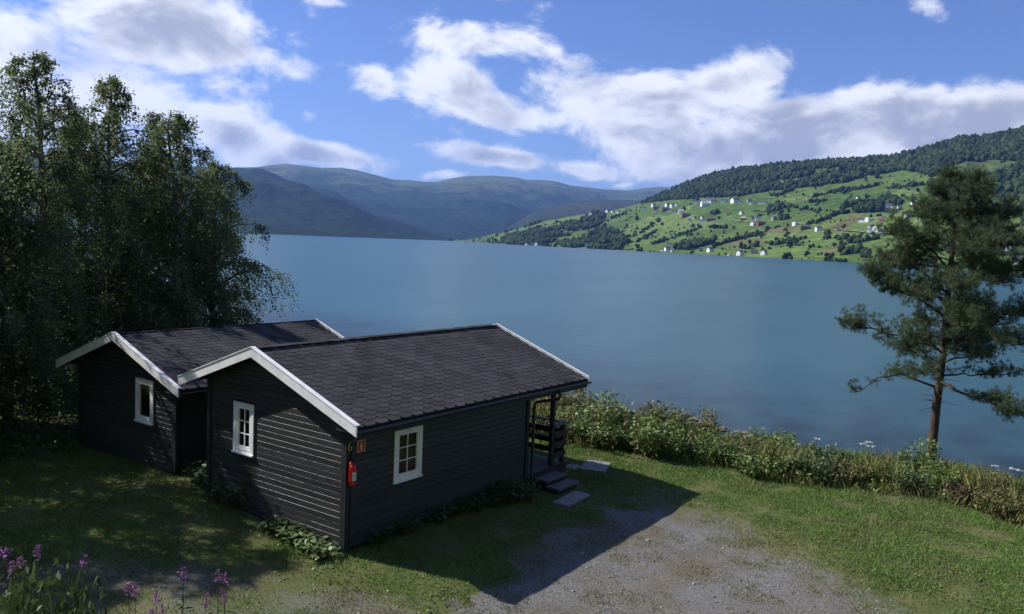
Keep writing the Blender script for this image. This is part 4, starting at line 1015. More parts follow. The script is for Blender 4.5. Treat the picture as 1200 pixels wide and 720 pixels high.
# three staggered rows along the lawn edge, running out to the right
ys = np.arange(4.5, -15.5, -.80)
cnt = 0
for row, (du, hh) in enumerate(((.55, .80), (1.35, 1.0), (2.3, 1.05))):
    for y in ys:
        yy = y+random.uniform(-.3, .3)+(.4 if row == 1 else 0); xx = float(lawn_edge(np.array([yy]))[()] if False else np.interp(yy, _ey, _ex))+du+random.uniform(-.3, .3)
        px, py = project(np.array([xx, yy, 0.0]))
        if px > 1290 or px < 560: continue
        redzone = px > 1110 and row < 2
        olive = (row == 2 and (px < 700 or 770 < px < 850)) or px > 1150
        lm = LEAF_RED if redzone and random.random() < .28 else LEAF_OLIVE if olive or random.random() < .10 else LEAF_DARK if random.random() < .22 else LEAF_BUSH
        lab = {LEAF_BUSH.name: 'bright green leafy bush in the bank hedge below the lawn', LEAF_DARK.name: 'dark green leafy bush in the bank hedge below the lawn', LEAF_OLIVE.name: 'olive yellow bush in the bank hedge below the lawn', LEAF_RED.name: 'reddish low bush at the lawn edge below the pine'}[lm.name]
        s_ = hh*random.uniform(.85, 1.15)*(.70 if px > 1080 else .80 if px > 900 else 1.10 if px < 800 else .92)
        bush('bank_bush', lab, {LEAF_BUSH.name: 'bright green bank bushes', LEAF_DARK.name: 'dark green bank bushes', LEAF_OLIVE.name: 'olive bank bushes', LEAF_RED.name: 'reddish bank bushes'}[lm.name], (xx, yy, gz(xx, yy)-.03), random.randrange(5) if row else random.choice((0, 2, 3)), (s_, s_, s_*random.uniform(.8, 1.1)), lm); cnt += 1
# low growth down the bank: one uncountable mass
def undergrowth():
    r = np.random.default_rng(9); n = 42000
    y = r.uniform(-16, 14, n); u = r.uniform(.1, 11.0, n)**1.0; x = np.interp(y, _ey, _ex)+u
    z = ground_z(x, y); h = (.10+.40*r.uniform(0, 1, n)**1.5)*np.where(u > 6, .6, 1)*np.where(fbm(x*.7, y*.7, 3, 77) > .45, 1, .35)
    P = np.stack([x, y, z+h*r.uniform(.1, 1, n)], 1)
    V, F = leaf_quads(P, .15, r, up=.25, aspect=.4)
    o = obj('undergrowth', mesh_from('undergrowth', V, F), LEAF_BUSH); tag(o, 'low green undergrowth covering the bank down to the water', 'undergrowth', kind='stuff')
    n = 30000; y = r.uniform(-16, 8, n); u = r.uniform(-.15, 3.6, n); x = np.interp(y, _ey, _ex)+u; z = ground_z(x, y)
    cl = fbm(x*1.1, y*1.1, 3, 66); k = r.uniform(0, 1, n) < np.clip((cl-.40)*5, .05, 1); x, y, z, u = x[k], y[k], z[k], u[k]; n = len(x)
    h = r.uniform(.25, .85, n)*np.where(u < .4, .45, 1); a = r.uniform(0, 6.28, n); sd = np.stack([np.cos(a), np.sin(a), 0*a], 1)*.0034
    B = np.stack([x, y, z-.02], 1); ln_ = r.normal(0, .22, (n, 3))*h[:, None]; ln_[:, 2] = h
    V = np.stack([B-sd, B+sd, B+ln_*np.array([.35, .35, .6])+sd*.8, B+ln_], 1).reshape(-1, 3); i = np.arange(n)*4
    F = np.concatenate([np.stack([i, i+1, i+2], 1), np.stack([i, i+2, i+3], 1)])
    o = obj('bank_grass', mesh_from('bank_grass', V, F), mat('tall_grass_blade', (.13, .165, .045), (.22, .215, .085), rough=.6, scale=1.5, island=.35, transl=.3)); tag(o, 'tall loose wild grass along the bank', 'grass', kind='stuff')
    # dark weeds and saplings under the birches and round the cabin foot
    n = 26000; x = r.uniform(-3.5, 8.5, n); y = r.uniform(9.2, 20, n)
    z = ground_z(x, y); hgt = .2+1.3*sstep(y, 9.6, 12.5)*fbm(x*.8, y*.8, 3, 12)*np.where(x < -1, .5, 1.0)
    P = np.stack([x, y, z+hgt*r.uniform(0, 1, n)], 1); k = ~((x > .1) & (x < 6.2) & (y < 10.1))
    V, F = leaf_quads(P[k], .14, r, up=.3, aspect=.45)
    o = obj('woodland_weeds', mesh_from('woodland_weeds', V, F), LEAF_DARK); tag(o, 'dense dark weeds and saplings under the birches', 'weeds', kind='stuff')
undergrowth()

# plants at the foot of the cabins
def broad_plant(px, py, z, n, R, leaf, lm, label, H=.22, name='broad_leaf_plant', cat='plant', group=None):
    P = atz(px, py, z); r = np.random.default_rng(int(px*7+py)); pts = []; wood = MB()
    for k in range(n):
        a = r.uniform(0, 2*pi); rr = R*math.sqrt(r.uniform(0, 1)); h = H*r.uniform(.4, 1.1)
        t = np.array([rr*cos(a), rr*sin(a), h]); wood.tube([(t[0]*.5, t[1]*.5, -.02), tuple(t*np.array([.8, .8, .7])), tuple(t)], [.006, .005, .003], 4); pts.append(t)
    V, F = leaf_quads(np.array(pts), leaf, r, up=1.2, aspect=.8)
    e = empty(name, (P[0], P[1], gz(P[0], P[1]))); tag(e, label, cat, group)
    obj('foliage', mesh_from('foliage', V, F), lm, e); wood.build('stems', STEM, e)
for i, (px, py) in enumerate([(322,620),(336,626),(350,632),(364,639),(376,646)]):
    broad_plant(px, py, .05, 95, .26, .095, LEAF_BIG, 'low broad-leaved plant at the sunlit foot of the cabin gable', .20, group='broad-leaved plants at the gable foot')
broad_plant(294, 596, .1, 60, .22, .12, LEAF_DARK, 'taller dark nettle clump at the gable foot', .55)
for i, (px, py) in enumerate([(262,582),(276,590),(250,573),(240,566)]):
    broad_plant(px, py, .12, 130, .38, .10, LEAF_DARK, 'dark weedy clump in the corner between the two cabins', .40, group='weeds between the cabins')
for i, (px, py) in enumerate([(508,610),(530,603),(552,598),(572,592),(592,588),(612,584),(470,624),(440,634)]):
    broad_plant(px, py, -.08, 120, .36, .10, LEAF_DARK, 'shaded weedy clump along the cabin side wall', .26 if px < 590 else .38, group='weeds along the side wall')
for i, (px, py) in enumerate([(110,520),(140,528),(170,536),(200,548),(215,552),(228,556)]):
    broad_plant(px, py, .0, 90, .34, .09, LEAF_DARK, 'shaded weedy clump at the foot of the plain-windowed gable', .25, group='weeds at the shaded gable foot')

# flowers
def umbel(P, h, label, group):
    r = np.random.default_rng(int(abs(P[0]*31+P[1]*17)*10)); e = empty('umbel_flower', P); tag(e, label, 'flower', group)
    MB().tube([(0, 0, 0), (.01, .01, h*.6), (.0, .02, h)], [.008, .006, .004], 5).build('stem', STEM, e)
    pts = []
    for k in range(9):
        a = r.uniform(0, 6.28); q = .085*math.sqrt(r.uniform(0, 1)); c = np.array([q*cos(a), .02+q*sin(a), h+.05-q*.25])
        pts.append(c+r.normal(0, .014, (9, 3))*np.array([1, 1, .3]))
    V, F = leaf_quads(np.concatenate(pts), .026, r, up=1.5, aspect=.9); obj('flower_head', mesh_from('flower_head', V, F), PETAL_W, e)['kind'] = 'stuff'
    V, F = leaf_quads(r.normal(0, .08, (26, 3))+[0, 0, h*.5], .12, r); obj('foliage', mesh_from('foliage', V, F), LEAF_BUSH, e)
for (px, py, u) in [(958,516,1.9),(1013,522,2.0),(1020,520,2.1),(1022,525,1.7),(1168,548,2.2),(1186,551,2.0),(1195,553,2.1),(710,500,1.2),(750,510,.9),(746,499,1.3),(668,540,.5),(781,490,2.0),(726,486,2.0)]:
    # a point on the bank row whose flower shows at that place
    best = None
    for zz in np.linspace(-.6, 1.6, 60):
        P = atz(px, py, zz); du = P[0]-np.interp(P[1], _ey, _ex)
        if best is None or abs(du-u) < best[0]: best = (abs(du-u), P)
    P = best[1]; g0 = gz(P[0], P[1]); h = max(.3, P[2]-g0)
    umbel((P[0], P[1], g0), h, 'white umbel flower rising from the bank hedge', 'white umbels in the bank hedge')
def fireweed(P, h, label, group, petal, spike=.30, leaves=60, leafm=LEAF_DARK, bend=.05):
    r = np.random.default_rng(int(abs(P[0]*37+P[1]*19)*10)); e = empty('fireweed', P, r.uniform(0, 6.28)); tag(e, label, 'flower', group)
    s = np.linspace(0, 1, 6); st = np.stack([bend*s**2, bend*.4*s, h*s], 1)
    MB().tube(st, np.linspace(.007, .003, 6), 5).build('stem', STEM_RED, e)
    w = r.uniform(.15, .82, leaves); b = np.stack([np.interp(w, s, st[:, i]) for i in range(3)], 1)
    V, F = leaf_quads(b, .11, r, up=.6, aspect=.22); obj('foliage', mesh_from('foliage', V, F), leafm, e)
    n = 46; w = 1-spike/h*r.uniform(0, 1, n)**1.2; b = np.stack([np.interp(w, s, st[:, i]) for i in range(3)], 1); wd = .020*np.clip((1.03-w)*h/spike, .15, 1)[:, None]
    b += r.normal(0, 1, (n, 3))*wd*np.array([1, 1, .35]); V, F = leaf_quads(b, .019, r, up=.2, aspect=.9); obj('flower_spike', mesh_from('flower_spike', V, F), petal, e)['kind'] = 'stuff'
# fireweed in front, bottom left; (px, py) of the tip, distance from the camera
for (px, py, D) in [(2,634,8.2),(14,640,8.6),(38,640,8.4),(30,650,8.0),(6,660,7.6),(93,652,9.0),(155,680,9.0),(162,686,8.8),(189,694,8.6),(196,706,8.4),(214,662,9.2),(256,666,9.0),(262,670,8.8),(236,696,8.6),(268,690,8.9),(178,712,8.4)]:
    P = at_dist(px, py, D); g0 = gz(P[0], P[1]); h = P[2]-g0
    if h < .35: continue
    fireweed((P[0], P[1], g0), h, 'pink fireweed with a tall flower spike in the near weeds', 'fireweed in the near weeds', PETAL_P, .13)
# faded fireweed and grass plumes behind the porch
for k in range(16):
    px = random.uniform(628, 800); py = random.uniform(464, 476) if px < 720 else random.uniform(470, 486); D = random.uniform(20.5, 22.5)
    P = at_dist(px, py, D); g0 = gz(P[0], P[1])
    fireweed((P[0], P[1], g0), P[2]-g0, 'faded pink fireweed standing above the bank hedge', 'faded fireweed above the hedge', PETAL_F, .30, 30, LEAF_OLIVE)
# leafy shrub in the bottom-left corner
for (px, py, D, v, s_) in [(18,668,7.6,4,.8),(52,676,7.9,1,.75),(70,655,8.3,4,.85),(30,690,7.2,3,.75),(85,695,7.6,0,.7),(0,690,7.0,1,.8)]:
    P = at_dist(px, py, D); g0 = gz(P[0], P[1]); h = max(.5, P[2]-g0)
    bush('weed_shrub', 'loose leafy shrub among the near fireweed', 'leafy shrubs among the fireweed', (P[0], P[1], g0), v, (s_*.75, s_*.75, h/(1.25 if v == 4 else 1.0)), LEAF_DARK)

# shore rocks
def rock(px, py, z, s_, flat, label, mt, seed):
    P = atz(px, py, z); r = np.random.default_rng(seed)
    import bmesh
    bm = bmesh.new(); bmesh.ops.create_icosphere(bm, subdivisions=3, radius=1)
    for v in bm.verts:
        n = mnoise.noise(v.co*1.3+Vector((seed*3.1, 0, 0)))*.45+mnoise.noise(v.co*3.5+Vector((0, seed, 0)))*.14
        v.co *= 1+n; v.co.z *= flat
    me = bpy.data.meshes.new('shore_rock'); bm.to_mesh(me); bm.free()
    o = obj('shore_rock', me, mt, None, tuple(P)); o.scale = (s_*.42, s_*.35, s_*.42); o.rotation_euler = (0, 0, r.uniform(0, 6)); tag(o, label, 'rock', 'rocks at the waterline')
for a in [(812,494,-1.75,.75,.6,'tall pale boulder at the waterline behind the hedge',ROCK,1),(826,497,-1.8,1.0,.35,'flat pale boulder at the waterline behind the hedge',ROCK,2),(833,493,-1.95,.6,.4,'small dark rock beside the pale boulders',ROCK_D,3),(846,503,-1.95,.8,.25,'low dark wet ledge rock at the waterline',ROCK_D,4),(870,507,-1.98,.7,.22,'low wet rock just breaking the water',ROCK_D,5),(800,490,-1.9,.6,.4,'dark rock half hidden by grass at the waterline',ROCK_D,6)]:
    rock(*a)

# ------------------------------------------------------------------ lawn grass and gravel stones
def lawn():
    r = np.random.default_rng(3)
    def region(n, x0, x1, y0, y1):
        return r.uniform(x0, x1, n), r.uniform(y0, y1, n)
    x, y = region(820000, -6.5, 13.5, -17, 11.5)
    z = ground_z(x, y); px, py = project(np.stack([x, y, z], 1))
    dist_ = (np.stack([x, y, z], 1)-CAM)@FW
    k = (dist_ > 6) & (px > -160) & (px < 1420) & (py < 790) & (x < np.interp(y, _ey, _ex)+.5)
    k &= ~((x > -.05) & (x < 5.5) & (y > 0) & (y < 3.9)) & ~((x > .4) & (x < 4.9) & (y > 5.6) & (y < 9.7)) & ~((x > 5.4) & (x < 7.0) & (y > -.1) & (y < 3.9)) & ~((x > 5.6) & (x < 6.65) & (y > -.8) & (y < 0))
    x, y, z = x[k], y[k], z[k]
    g = gravel_mask(x, y, z); patch = fbm(x*1.4, y*1.4, 4, 61); tuft = fbm(x*2.3, y*2.3, 3, 71)
    keep = r.uniform(0, 1, len(x)) < np.clip(np.clip(.5+(patch-.40)*3.4, .22, 1)*np.clip(1-g*1.05, 0, 1)**1.3+np.where((tuft > .56) & (g > .2), .8*(1-.3*g), 0), .02, 1)
    x, y, z, g, patch = x[keep], y[keep], z[keep], g[keep], patch[keep]
    n = len(x); h = r.uniform(.025, .065, n)*np.where(g > .3, .8, 1)*(.55+1.1*patch)
    a = r.uniform(0, 2*pi, n); w = r.uniform(.005, .011, n)
    lean = rand_unit(n, r)*(h*.75)[:, None]; lean[:, 2] = 0
    B = np.stack([x, y, z-.006], 1); sd = np.stack([np.cos(a), np.sin(a), 0*a], 1)*w[:, None]
    V = np.stack([B-sd, B+sd, B+lean+np.stack([0*h, 0*h, h], 1)], 1).reshape(-1, 3)
    me = mesh_from('lawn_grass', V, np.arange(len(V)).reshape(-1, 3))
    # tone: dry straw near the gravel, lush elsewhere
    dry = np.clip(g*1.0+2.0*(fbm(x*.6, y*.6, 4, 91)-.47)+.8*(fbm(x*2.6, y*2.6, 3, 95)-.5), 0, 1)*.85; c0 = np.array([.100, .192, .034]); c1 = np.array([.195, .190, .075])
    c = c0+(c1-c0)*dry[:, None]; c = c*(r.uniform(.6, 1.45, n)*(.72+.56*fbm(x*1.1, y*1.1, 3, 97)))[:, None]
    yl = r.uniform(0, 1, n) < .03; c[yl] = np.array([.20, .18, .08])
    col = np.repeat(np.concatenate([c, np.ones((n, 1))], 1), 3, 0).astype(np.float32)
    at = me.attributes.new('tone', 'FLOAT_COLOR', 'POINT'); at.data.foreach_set('color', col.ravel())
    M = bpy.data.materials.new('grass_blades'); M.use_nodes = True; N = M.node_tree.nodes; L = M.node_tree.links; b = N['Principled BSDF']; b.inputs['Roughness'].default_value = .6; b.inputs['Specular IOR Level'].default_value = .25
    A = N.new('ShaderNodeAttribute'); A.attribute_name = 'tone'; L.new(A.outputs['Color'], b.inputs['Base Color'])
    t = N.new('ShaderNodeBsdfTranslucent'); L.new(A.outputs['Color'], t.inputs['Color']); mx = N.new('ShaderNodeMixShader'); mx.inputs[0].default_value = .25
    L.new(b.outputs[0], mx.inputs[1]); L.new(t.outputs[0], mx.inputs[2]); L.new(mx.outputs[0], N['Material Output'].inputs['Surface'])
    o = obj('lawn_grass', me, M); tag(o, 'short patchy lawn grass round the cabins', 'grass', kind='stuff')
    # clover and plantain leaves lying in the grass
    x, y = region(32000, -6.5, 13, -17, 10); z = ground_z(x, y); px, py = project(np.stack([x, y, z], 1))
    k = ((np.stack([x, y, z], 1)-CAM)@FW > 6) & (px > -100) & (px < 1420) & (py < 760) & (x < np.interp(y, _ey, _ex)+.3) & (fbm(x*.8, y*.8, 3, 15) > .47) & (gravel_mask(x, y, z) < .3)
    k &= ~((x > -.05) & (x < 7.1) & (y > -.8) & (y < 3.9)) & ~((x > .4) & (x < 4.9) & (y > 5.6) & (y < 9.7))
    V, F = leaf_quads(np.stack([x, y, z+.03], 1)[k], .05, r, up=1.4, aspect=.8)
    o = obj('clover', mesh_from('clover', V, F), LEAF_BIG); tag(o, 'clover and small weeds scattered in the lawn', 'clover', kind='stuff')
    # small stones on the gravel
    x, y = region(26000, -3, 11, -12.5, 3); z = ground_z(x, y); g = gravel_mask(x, y, z); k = (g > .4) & (r.uniform(0, 1, len(x)) < .5); k &= ~((x > -.1) & (x < 7.1) & (y > -.8)); x, y, z = x[k], y[k], z[k]
    n = len(x); s = r.gamma(2.0, .005, n)+.004
    O = np.array([[1, 0, 0], [0, 1, 0], [-1, 0, 0], [0, -1, 0], [0, 0, .8], [0, 0, -.6]], float)
    V = np.stack([x, y, z], 1)[:, None]+O[None]*s[:, None, None]*r.uniform(.6, 1.4, (n, 6, 1)); T = np.array([(0,1,4),(1,2,4),(2,3,4),(3,0,4),(1,0,5),(2,1,5),(3,2,5),(0,3,5)])
    F = (np.arange(n)[:, None, None]*6+T[None]).reshape(-1, 3)
    o = obj('gravel_stones', mesh_from('gravel_stones', V.reshape(-1, 3), F), mat('gravel_stone', (.12, .115, .11), (.26, .25, .24), rough=.9, island=.5)); tag(o, 'loose grey gravel stones on the drive', 'gravel', kind='stuff')
    print('blades', len(me.polygons), 'stones', n)
lawn()

# ------------------------------------------------------------------ trees of the far hillside
def ico(sub):
    import bmesh
    bm = bmesh.new(); bmesh.ops.create_icosphere(bm, subdivisions=sub, radius=1); V = np.array([v.co[:] for v in bm.verts]); bm.verts.index_update(); F = np.array([[v.index for v in f.verts] for f in bm.faces]); bm.free(); return V, F
ICO1, ICO2 = ico(1), ico(2)
HILL_LEAF = mat('hill_tree_leaf', (.018, .032, .012), (.038, .058, .020), rough=.9, spec=.05, scale=.25, detail=4, island=.6, coords='Object')
def blobs(P, S, r, base):
    V0, F0 = base; n = len(P); k = len(V0)
    jit = r.uniform(.62, 1.25, (n, k, 1))
    V = P[:, None]+V0[None]*jit*np.stack([S, S, S*r.uniform(.9, 1.5, n)], 1)[:, None]; V[..., 2] += (S*.75)[:, None]
    F = (np.arange(n)[:, None, None]*k+F0[None]).reshape(-1, 3)
    return V.reshape(-1, 3), F
HOUSE_AT = []
def keep_clear(P):
    """drop trees that stand in a house or close in front of one"""
    ok = np.ones(len(P), bool)
    for q in HOUSE_AT:
        d_ = P[:, :2]-q[:2]; v = (q[:2]-CAM[:2]); v = v/np.linalg.norm(v); al = d_@v; ac = np.abs(d_@np.array([-v[1], v[0]]))
        ok &= ~((ac < 10) & (al < 8) & (al > -80))
    return P[ok]
def hill_woods():
    r = np.random.default_rng(17)
    P = RIGHT.sample(260000, r); px, py = project(P)
    n = fbm(P[:, 0]/55, P[:, 1]/55, 4, 21)-.5
    x = px+n*9; y = py+n*4
    up = in_poly(x, y, UPPER_FOREST); clear = (fbm(P[:, 0]/190, P[:, 1]/190, 4, 55) > .67) & (px > 830)
    f = up & ~clear
    glade = fbm(P[:, 0]/60, P[:, 1]/60, 3, 44) > .49
    for Q in FOREST: f |= in_poly(x, y, Q) & glade
    f |= (r.uniform(0, 1, len(P)) < .014) & (fbm(P[:, 0]/120, P[:, 1]/120, 3, 88) > .52)
    f &= (px < 1330)
    P = keep_clear(P[f][:26000])
    V1, F1 = blobs(P, 1.6+5.2*r.uniform(0, 1, len(P))**1.5, r, ICO1)
    H = []
    for line in HEDGES:
        for (a, b), (c, d_) in zip(line[:-1], line[1:]):
            m_ = max(3, int(math.hypot(c-a, d_-b)/1.5))
            for k in range(m_):
                t = (k+r.uniform(0, 1))/m_
                if r.uniform() < .12: continue
                q, D = RIGHT.hit(a+(c-a)*t+r.normal(0, .5), b+(d_-b)*t+r.normal(0, .45)); H.append(q)
    Q = RIGHT.sample(120000, r); qx, qy = project(Q); n = fbm(Q[:, 0]/55, Q[:, 1]/55, 4, 21)-.5
    a = (Q[:, 0]*.92+Q[:, 1]*.40+n*40)/85; b = (-Q[:, 0]*.40+Q[:, 1]*.92+n*40)/150
    ed = (np.abs(a-np.round(a)-.0) < .035) | (np.abs(b-np.round(b)) < .020)
    ed &= (fbm(Q[:, 0]/70, Q[:, 1]/70, 3, 101) > .43) & (qx < 1330) & (qx > 560) & (r.uniform(0, 1, len(Q)) < .55)
    Q = keep_clear(Q[ed]); V3, F3 = blobs(Q, .8+1.9*r.uniform(0, 1, len(Q))**1.6, r, ICO1)
    H = keep_clear(np.array(H)); V2, F2 = blobs(H, r.uniform(1.3, 4.4, len(H)), r, ICO2)
    V, F = join([(V1, F1), (V2, F2), (V3, F3)])
    o = obj('hillside_woods', mesh_from('hillside_woods', V, F), HILL_LEAF, smooth=True); tag(o, 'dark woods and hedgerows covering the far hillside', 'woods', kind='stuff')
    print('woods', len(P), len(H))
def lone_trees():
    r = np.random.default_rng(23); vars_ = []
    for k in range(4):
        V0, F0 = ICO1; parts = []
        for q in range(9):
            c = r.normal(0, .42, 3)*np.array([1, 1, .8])+np.array([0, 0, 1.25]); parts.append((V0*r.uniform(.7, 1.2, (len(V0), 1))*r.uniform(.38, .62)+c, F0))
        V, F = join(parts)
        tb = MB().tube([(0, 0, -.3), (.02, 0, .4), (0, 0, 1.0)], [.11, .09, .05], 6)
        vars_.append((mesh_from('crown', V, F), mesh_from('trunk', tb.V, tb.F)))
    spots = [(944,302,5.5,'round lone tree on the meadow shore'),(925,291,6.5,'tall lone tree casting a shadow on the meadow'),(892,280,5,'round lone tree in the brown-edged pasture'),(772,262,6,'leafy lone tree at the top of a hedge'),(734,267,6,'lone tree in the middle of the sloping pasture'),(747,292,6,'lone tree at the meadow shore by the white farmhouse'),(1023,278,4.5,'small lone tree on the field boundary by the village'),(988,270,5.5,'dark round tree beside the village road'),(958,251,4.5,'lone tree under the long hedge'),(941,230,4,'single tree in the upper pasture'),(988,228,4,'small tree at the upper field corner'),(1008,291,4,'small bushy tree in the lower meadow'),(978,290,4,'bushy tree by the meadow thicket'),(774,283,3.6,'small lone tree over the farmhouse at the shore'),(868,289,3.6,'small tree by the shore houses'),(812,266,4,'bushy tree below the red barn'),(818,266,4,'low tree below the red barn'),(848,274,4,'shrubby tree in the striped pasture'),(580,283,5,'round tree on the far spit'),(843,258,5,'dark tree by the village barns'),(900,254,4.5,'tree beside the village lane'),(973,258,4,'tree on the slope under the long hedge'),(1007,296,4,'dark tree in the shore thicket'),(918,256,4,'tree behind the brown house')]
    for i, (px, py, h, lab) in enumerate(spots):
        q, D = RIGHT.hit(px, py)
        e = empty('hillside_tree', q, i*1.7); e.scale = (h*.62, h*.62, h*.62*1.15); tag(e, lab, 'tree', 'lone trees on the far hillside')
        c, t = vars_[i % 4]; obj('crown', c, HILL_LEAF, e, smooth=True); obj('trunk', t, BARK, e)

# ------------------------------------------------------------------ houses across the water
HW = {'white': mat('white_boards', (.76, .76, .74), (.84, .84, .83), rough=.7, scale=.4), 'red': mat('red_boards', (.22, .04, .03), (.28, .055, .04), rough=.8, scale=.4), 'grey': mat('grey_boards', (.24, .25, .27), (.32, .33, .34), rough=.8, scale=.4), 'brown': mat('brown_boards', (.10, .065, .05), (.14, .09, .07), rough=.8, scale=.4), 'yellow': mat('yellow_boards', (.52, .40, .16), (.58, .46, .22), rough=.8, scale=.4)}
RF = {'dark': mat('slate_roof', (.05, .05, .055), (.085, .085, .09), rough=.8, scale=.5), 'pale': mat('pale_roof', (.36, .37, .39), (.46, .46, .48), rough=.6, scale=.5), 'red': mat('tile_roof', (.20, .07, .05), (.26, .10, .07), rough=.8, scale=.5)}
HPANE = mat('dark_window', (.03, .035, .045), rough=.2, spec=.5)
def house_meshes(w, d_, h, rise):
    wl = MB().prism([(-w/2, -d_/2, -3), (-w/2, d_/2, -3), (-w/2, d_/2, h), (-w/2, 0, h+rise), (-w/2, -d_/2, h)], (w, 0, 0))
    ov = .4; sl = rise/(d_/2); rf = MB(); z0 = h-ov*sl; yo = d_/2+ov
    rf.prism([(-w/2-ov, -yo, z0+.05), (-w/2-ov, 0, h+rise+.05), (-w/2-ov, yo, z0+.05), (-w/2-ov, yo, z0+.3), (-w/2-ov, 0, h+rise+.32), (-w/2-ov, -yo, z0+.3)], (w+2*ov, 0, 0))
    ch = MB().box(w*.12, w*.12+.7, -.35, .35, h+rise*.7, h+rise+1.0)
    wn = MB()
    for k in range(3):
        x = -w/2+w*(k+.5)/3
        wn.box(x-.5, x+.5, -d_/2-.06, -d_/2+.02, h*.45, h*.45+1.2)
    return [mesh_from(n, q.V, q.F) for n, q in (('wall', wl), ('roof', rf), ('chimney', ch))]+[wn]
SIZES = {'house': house_meshes(10, 7.5, 4.6, 2.8), 'small': house_meshes(7, 5.5, 3.0, 2.2), 'barn': house_meshes(17, 9.5, 5.0, 3.6), 'long': house_meshes(20, 8, 3.6, 2.2), 'hut': house_meshes(6, 4.5, 2.4, 1.6)}
WIN = {}
def window_mesh():
    q = MB().box(-.5, .5, -.05, .05, 0, 1.3); return mesh_from('window', q.V, q.F)
WINM = window_mesh(); WINM.materials.append(HPANE)
DIM = {'house': (10, 7.5, 4.6), 'small': (7, 5.5, 3.0), 'barn': (17, 9.5, 5.0), 'long': (20, 8, 3.6), 'hut': (6, 4.5, 2.4)}
ZONES = {'upper': 'in the upper village below the forest', 'mid': 'in the middle of the hillside village', 'shore': 'on the meadow at the far waterline', 'spit': 'on the distant spit of the fjord', 'field': 'alone among the sloping pastures', 'east': 'in the cluster by the pale road', 'wood': 'among the trees of the steep wooded slope'}
HOUSES = [(712,249,'w','house','upper'),(718,249,'w','small','upper'),(724.5,250,'w','small','upper'),(734,248,'w','small','upper'),(739,248,'g','small','upper'),(754.5,246,'w','house','upper'),(766,242,'w','house','upper'),(770,245.5,'R','barn','upper'),(768.7,248.5,'w','small','upper'),(776,243.5,'p','barn','upper'),(782,242,'w','house','upper'),(780.5,247.5,'b','barn','upper'),(788,243,'w','house','upper'),(793,241.3,'w','small','upper'),(787,248.5,'w','small','upper'),(792,249.5,'w','small','mid'),(798,249.6,'p','house','mid'),(804,254.5,'R','barn','mid'),(808,258.6,'w','small','mid'),(814,256,'g','small','mid'),(823,256.5,'w','small','mid'),(824.6,260,'w','long','mid'),(833,259.3,'R','barn','mid'),(816.6,239.3,'w','house','upper'),(821,237,'w','small','upper'),(826,240.7,'p','barn','upper'),(832.6,236,'w','barn','upper'),(835,238.6,'w','house','upper'),(848,238,'w','house','upper'),(809,240.7,'g','small','upper'),
 (861.5,237,'w','barn','upper'),(866.5,237.8,'w','small','upper'),(878,237,'g','house','upper'),(880,239.8,'w','house','upper'),(893.6,239,'w','long','upper'),(852.6,252.3,'c','house','mid'),(868.6,250.8,'w','house','mid'),(871.4,258.6,'r','house','mid'),(882,256.8,'g','small','mid'),(888,257.9,'w','house','mid'),(882.5,264.2,'p','house','mid'),(891.5,264.2,'R','barn','mid'),(907.5,257.8,'g','house','mid'),(931.8,264.3,'p','house','field'),(944,269.3,'b','barn','field'),(959,270.5,'w','house','field'),(941.5,238.5,'w','hut','field'),
 (692.6,285.5,'g','small','shore'),(784.6,289,'w','house','shore'),(782,294,'w','house','shore'),(788,295.3,'w','small','shore'),(775,296.6,'y','hut','shore'),(821,294.8,'g','small','shore'),(832,295.3,'w','house','shore'),(867,299,'w','house','shore'),(884,297.8,'g','house','shore'),(895,298.7,'w','house','shore'),(854.7,301,'y','hut','shore'),
 (535.7,282.6,'w','house','spit'),(545.5,283.3,'w','house','spit'),(563.5,282.6,'w','small','spit'),(555,283.5,'g','house','spit'),(618,288,'w','small','spit'),(623.5,287,'c','house','spit'),(629,287.8,'w','house','spit'),(688,289,'w','house','shore'),(692.5,251.7,'w','house','upper'),
 (1005,233,'w','hut','field'),(1041,243,'w','house','wood'),(1046,243,'w','small','wood'),(1054,244.3,'w','small','wood'),(1069.7,240,'w','small','wood'),(1076.7,241.5,'w','small','wood'),(1010,260.7,'w','house','east'),(1019,258.6,'p','long','east'),(1033,260.8,'c','house','east'),(1035.7,257.6,'w','small','east'),(1021,267.6,'g','long','east'),(1028,271.3,'p','barn','east'),(1019.7,273,'w','house','east'),(1040,274.2,'w','long','east'),(981.5,270.4,'w','hut','field'),(1064,255.6,'g','house','wood'),
 (1145.5,241,'w','house','wood'),(1162,245,'w','house','wood'),(1181.7,293,'w','small','wood'),(1191,310,'w','house','shore'),(1148,313,'w','small','shore'),(1177.5,315.5,'g','hut','shore')]
KIND = {'w': ('white', 'dark', 'white house with a dark roof'), 'r': ('red', 'pale', 'red building with a pale roof'), 'g': ('grey', 'dark', 'grey house with a dark roof'), 'p': ('white', 'pale', 'white building with a pale grey roof'), 'b': ('brown', 'dark', 'brown barn with a dark roof'), 'R': ('red', 'dark', 'dark red building with a dark roof'), 'c': ('yellow', 'red', 'yellow house with a tiled roof'), 'y': ('yellow', 'pale', 'pale boathouse hut')}
SZL = {'house': '', 'small': 'small ', 'barn': 'big barn-like ', 'long': 'long ', 'hut': 'tiny '}
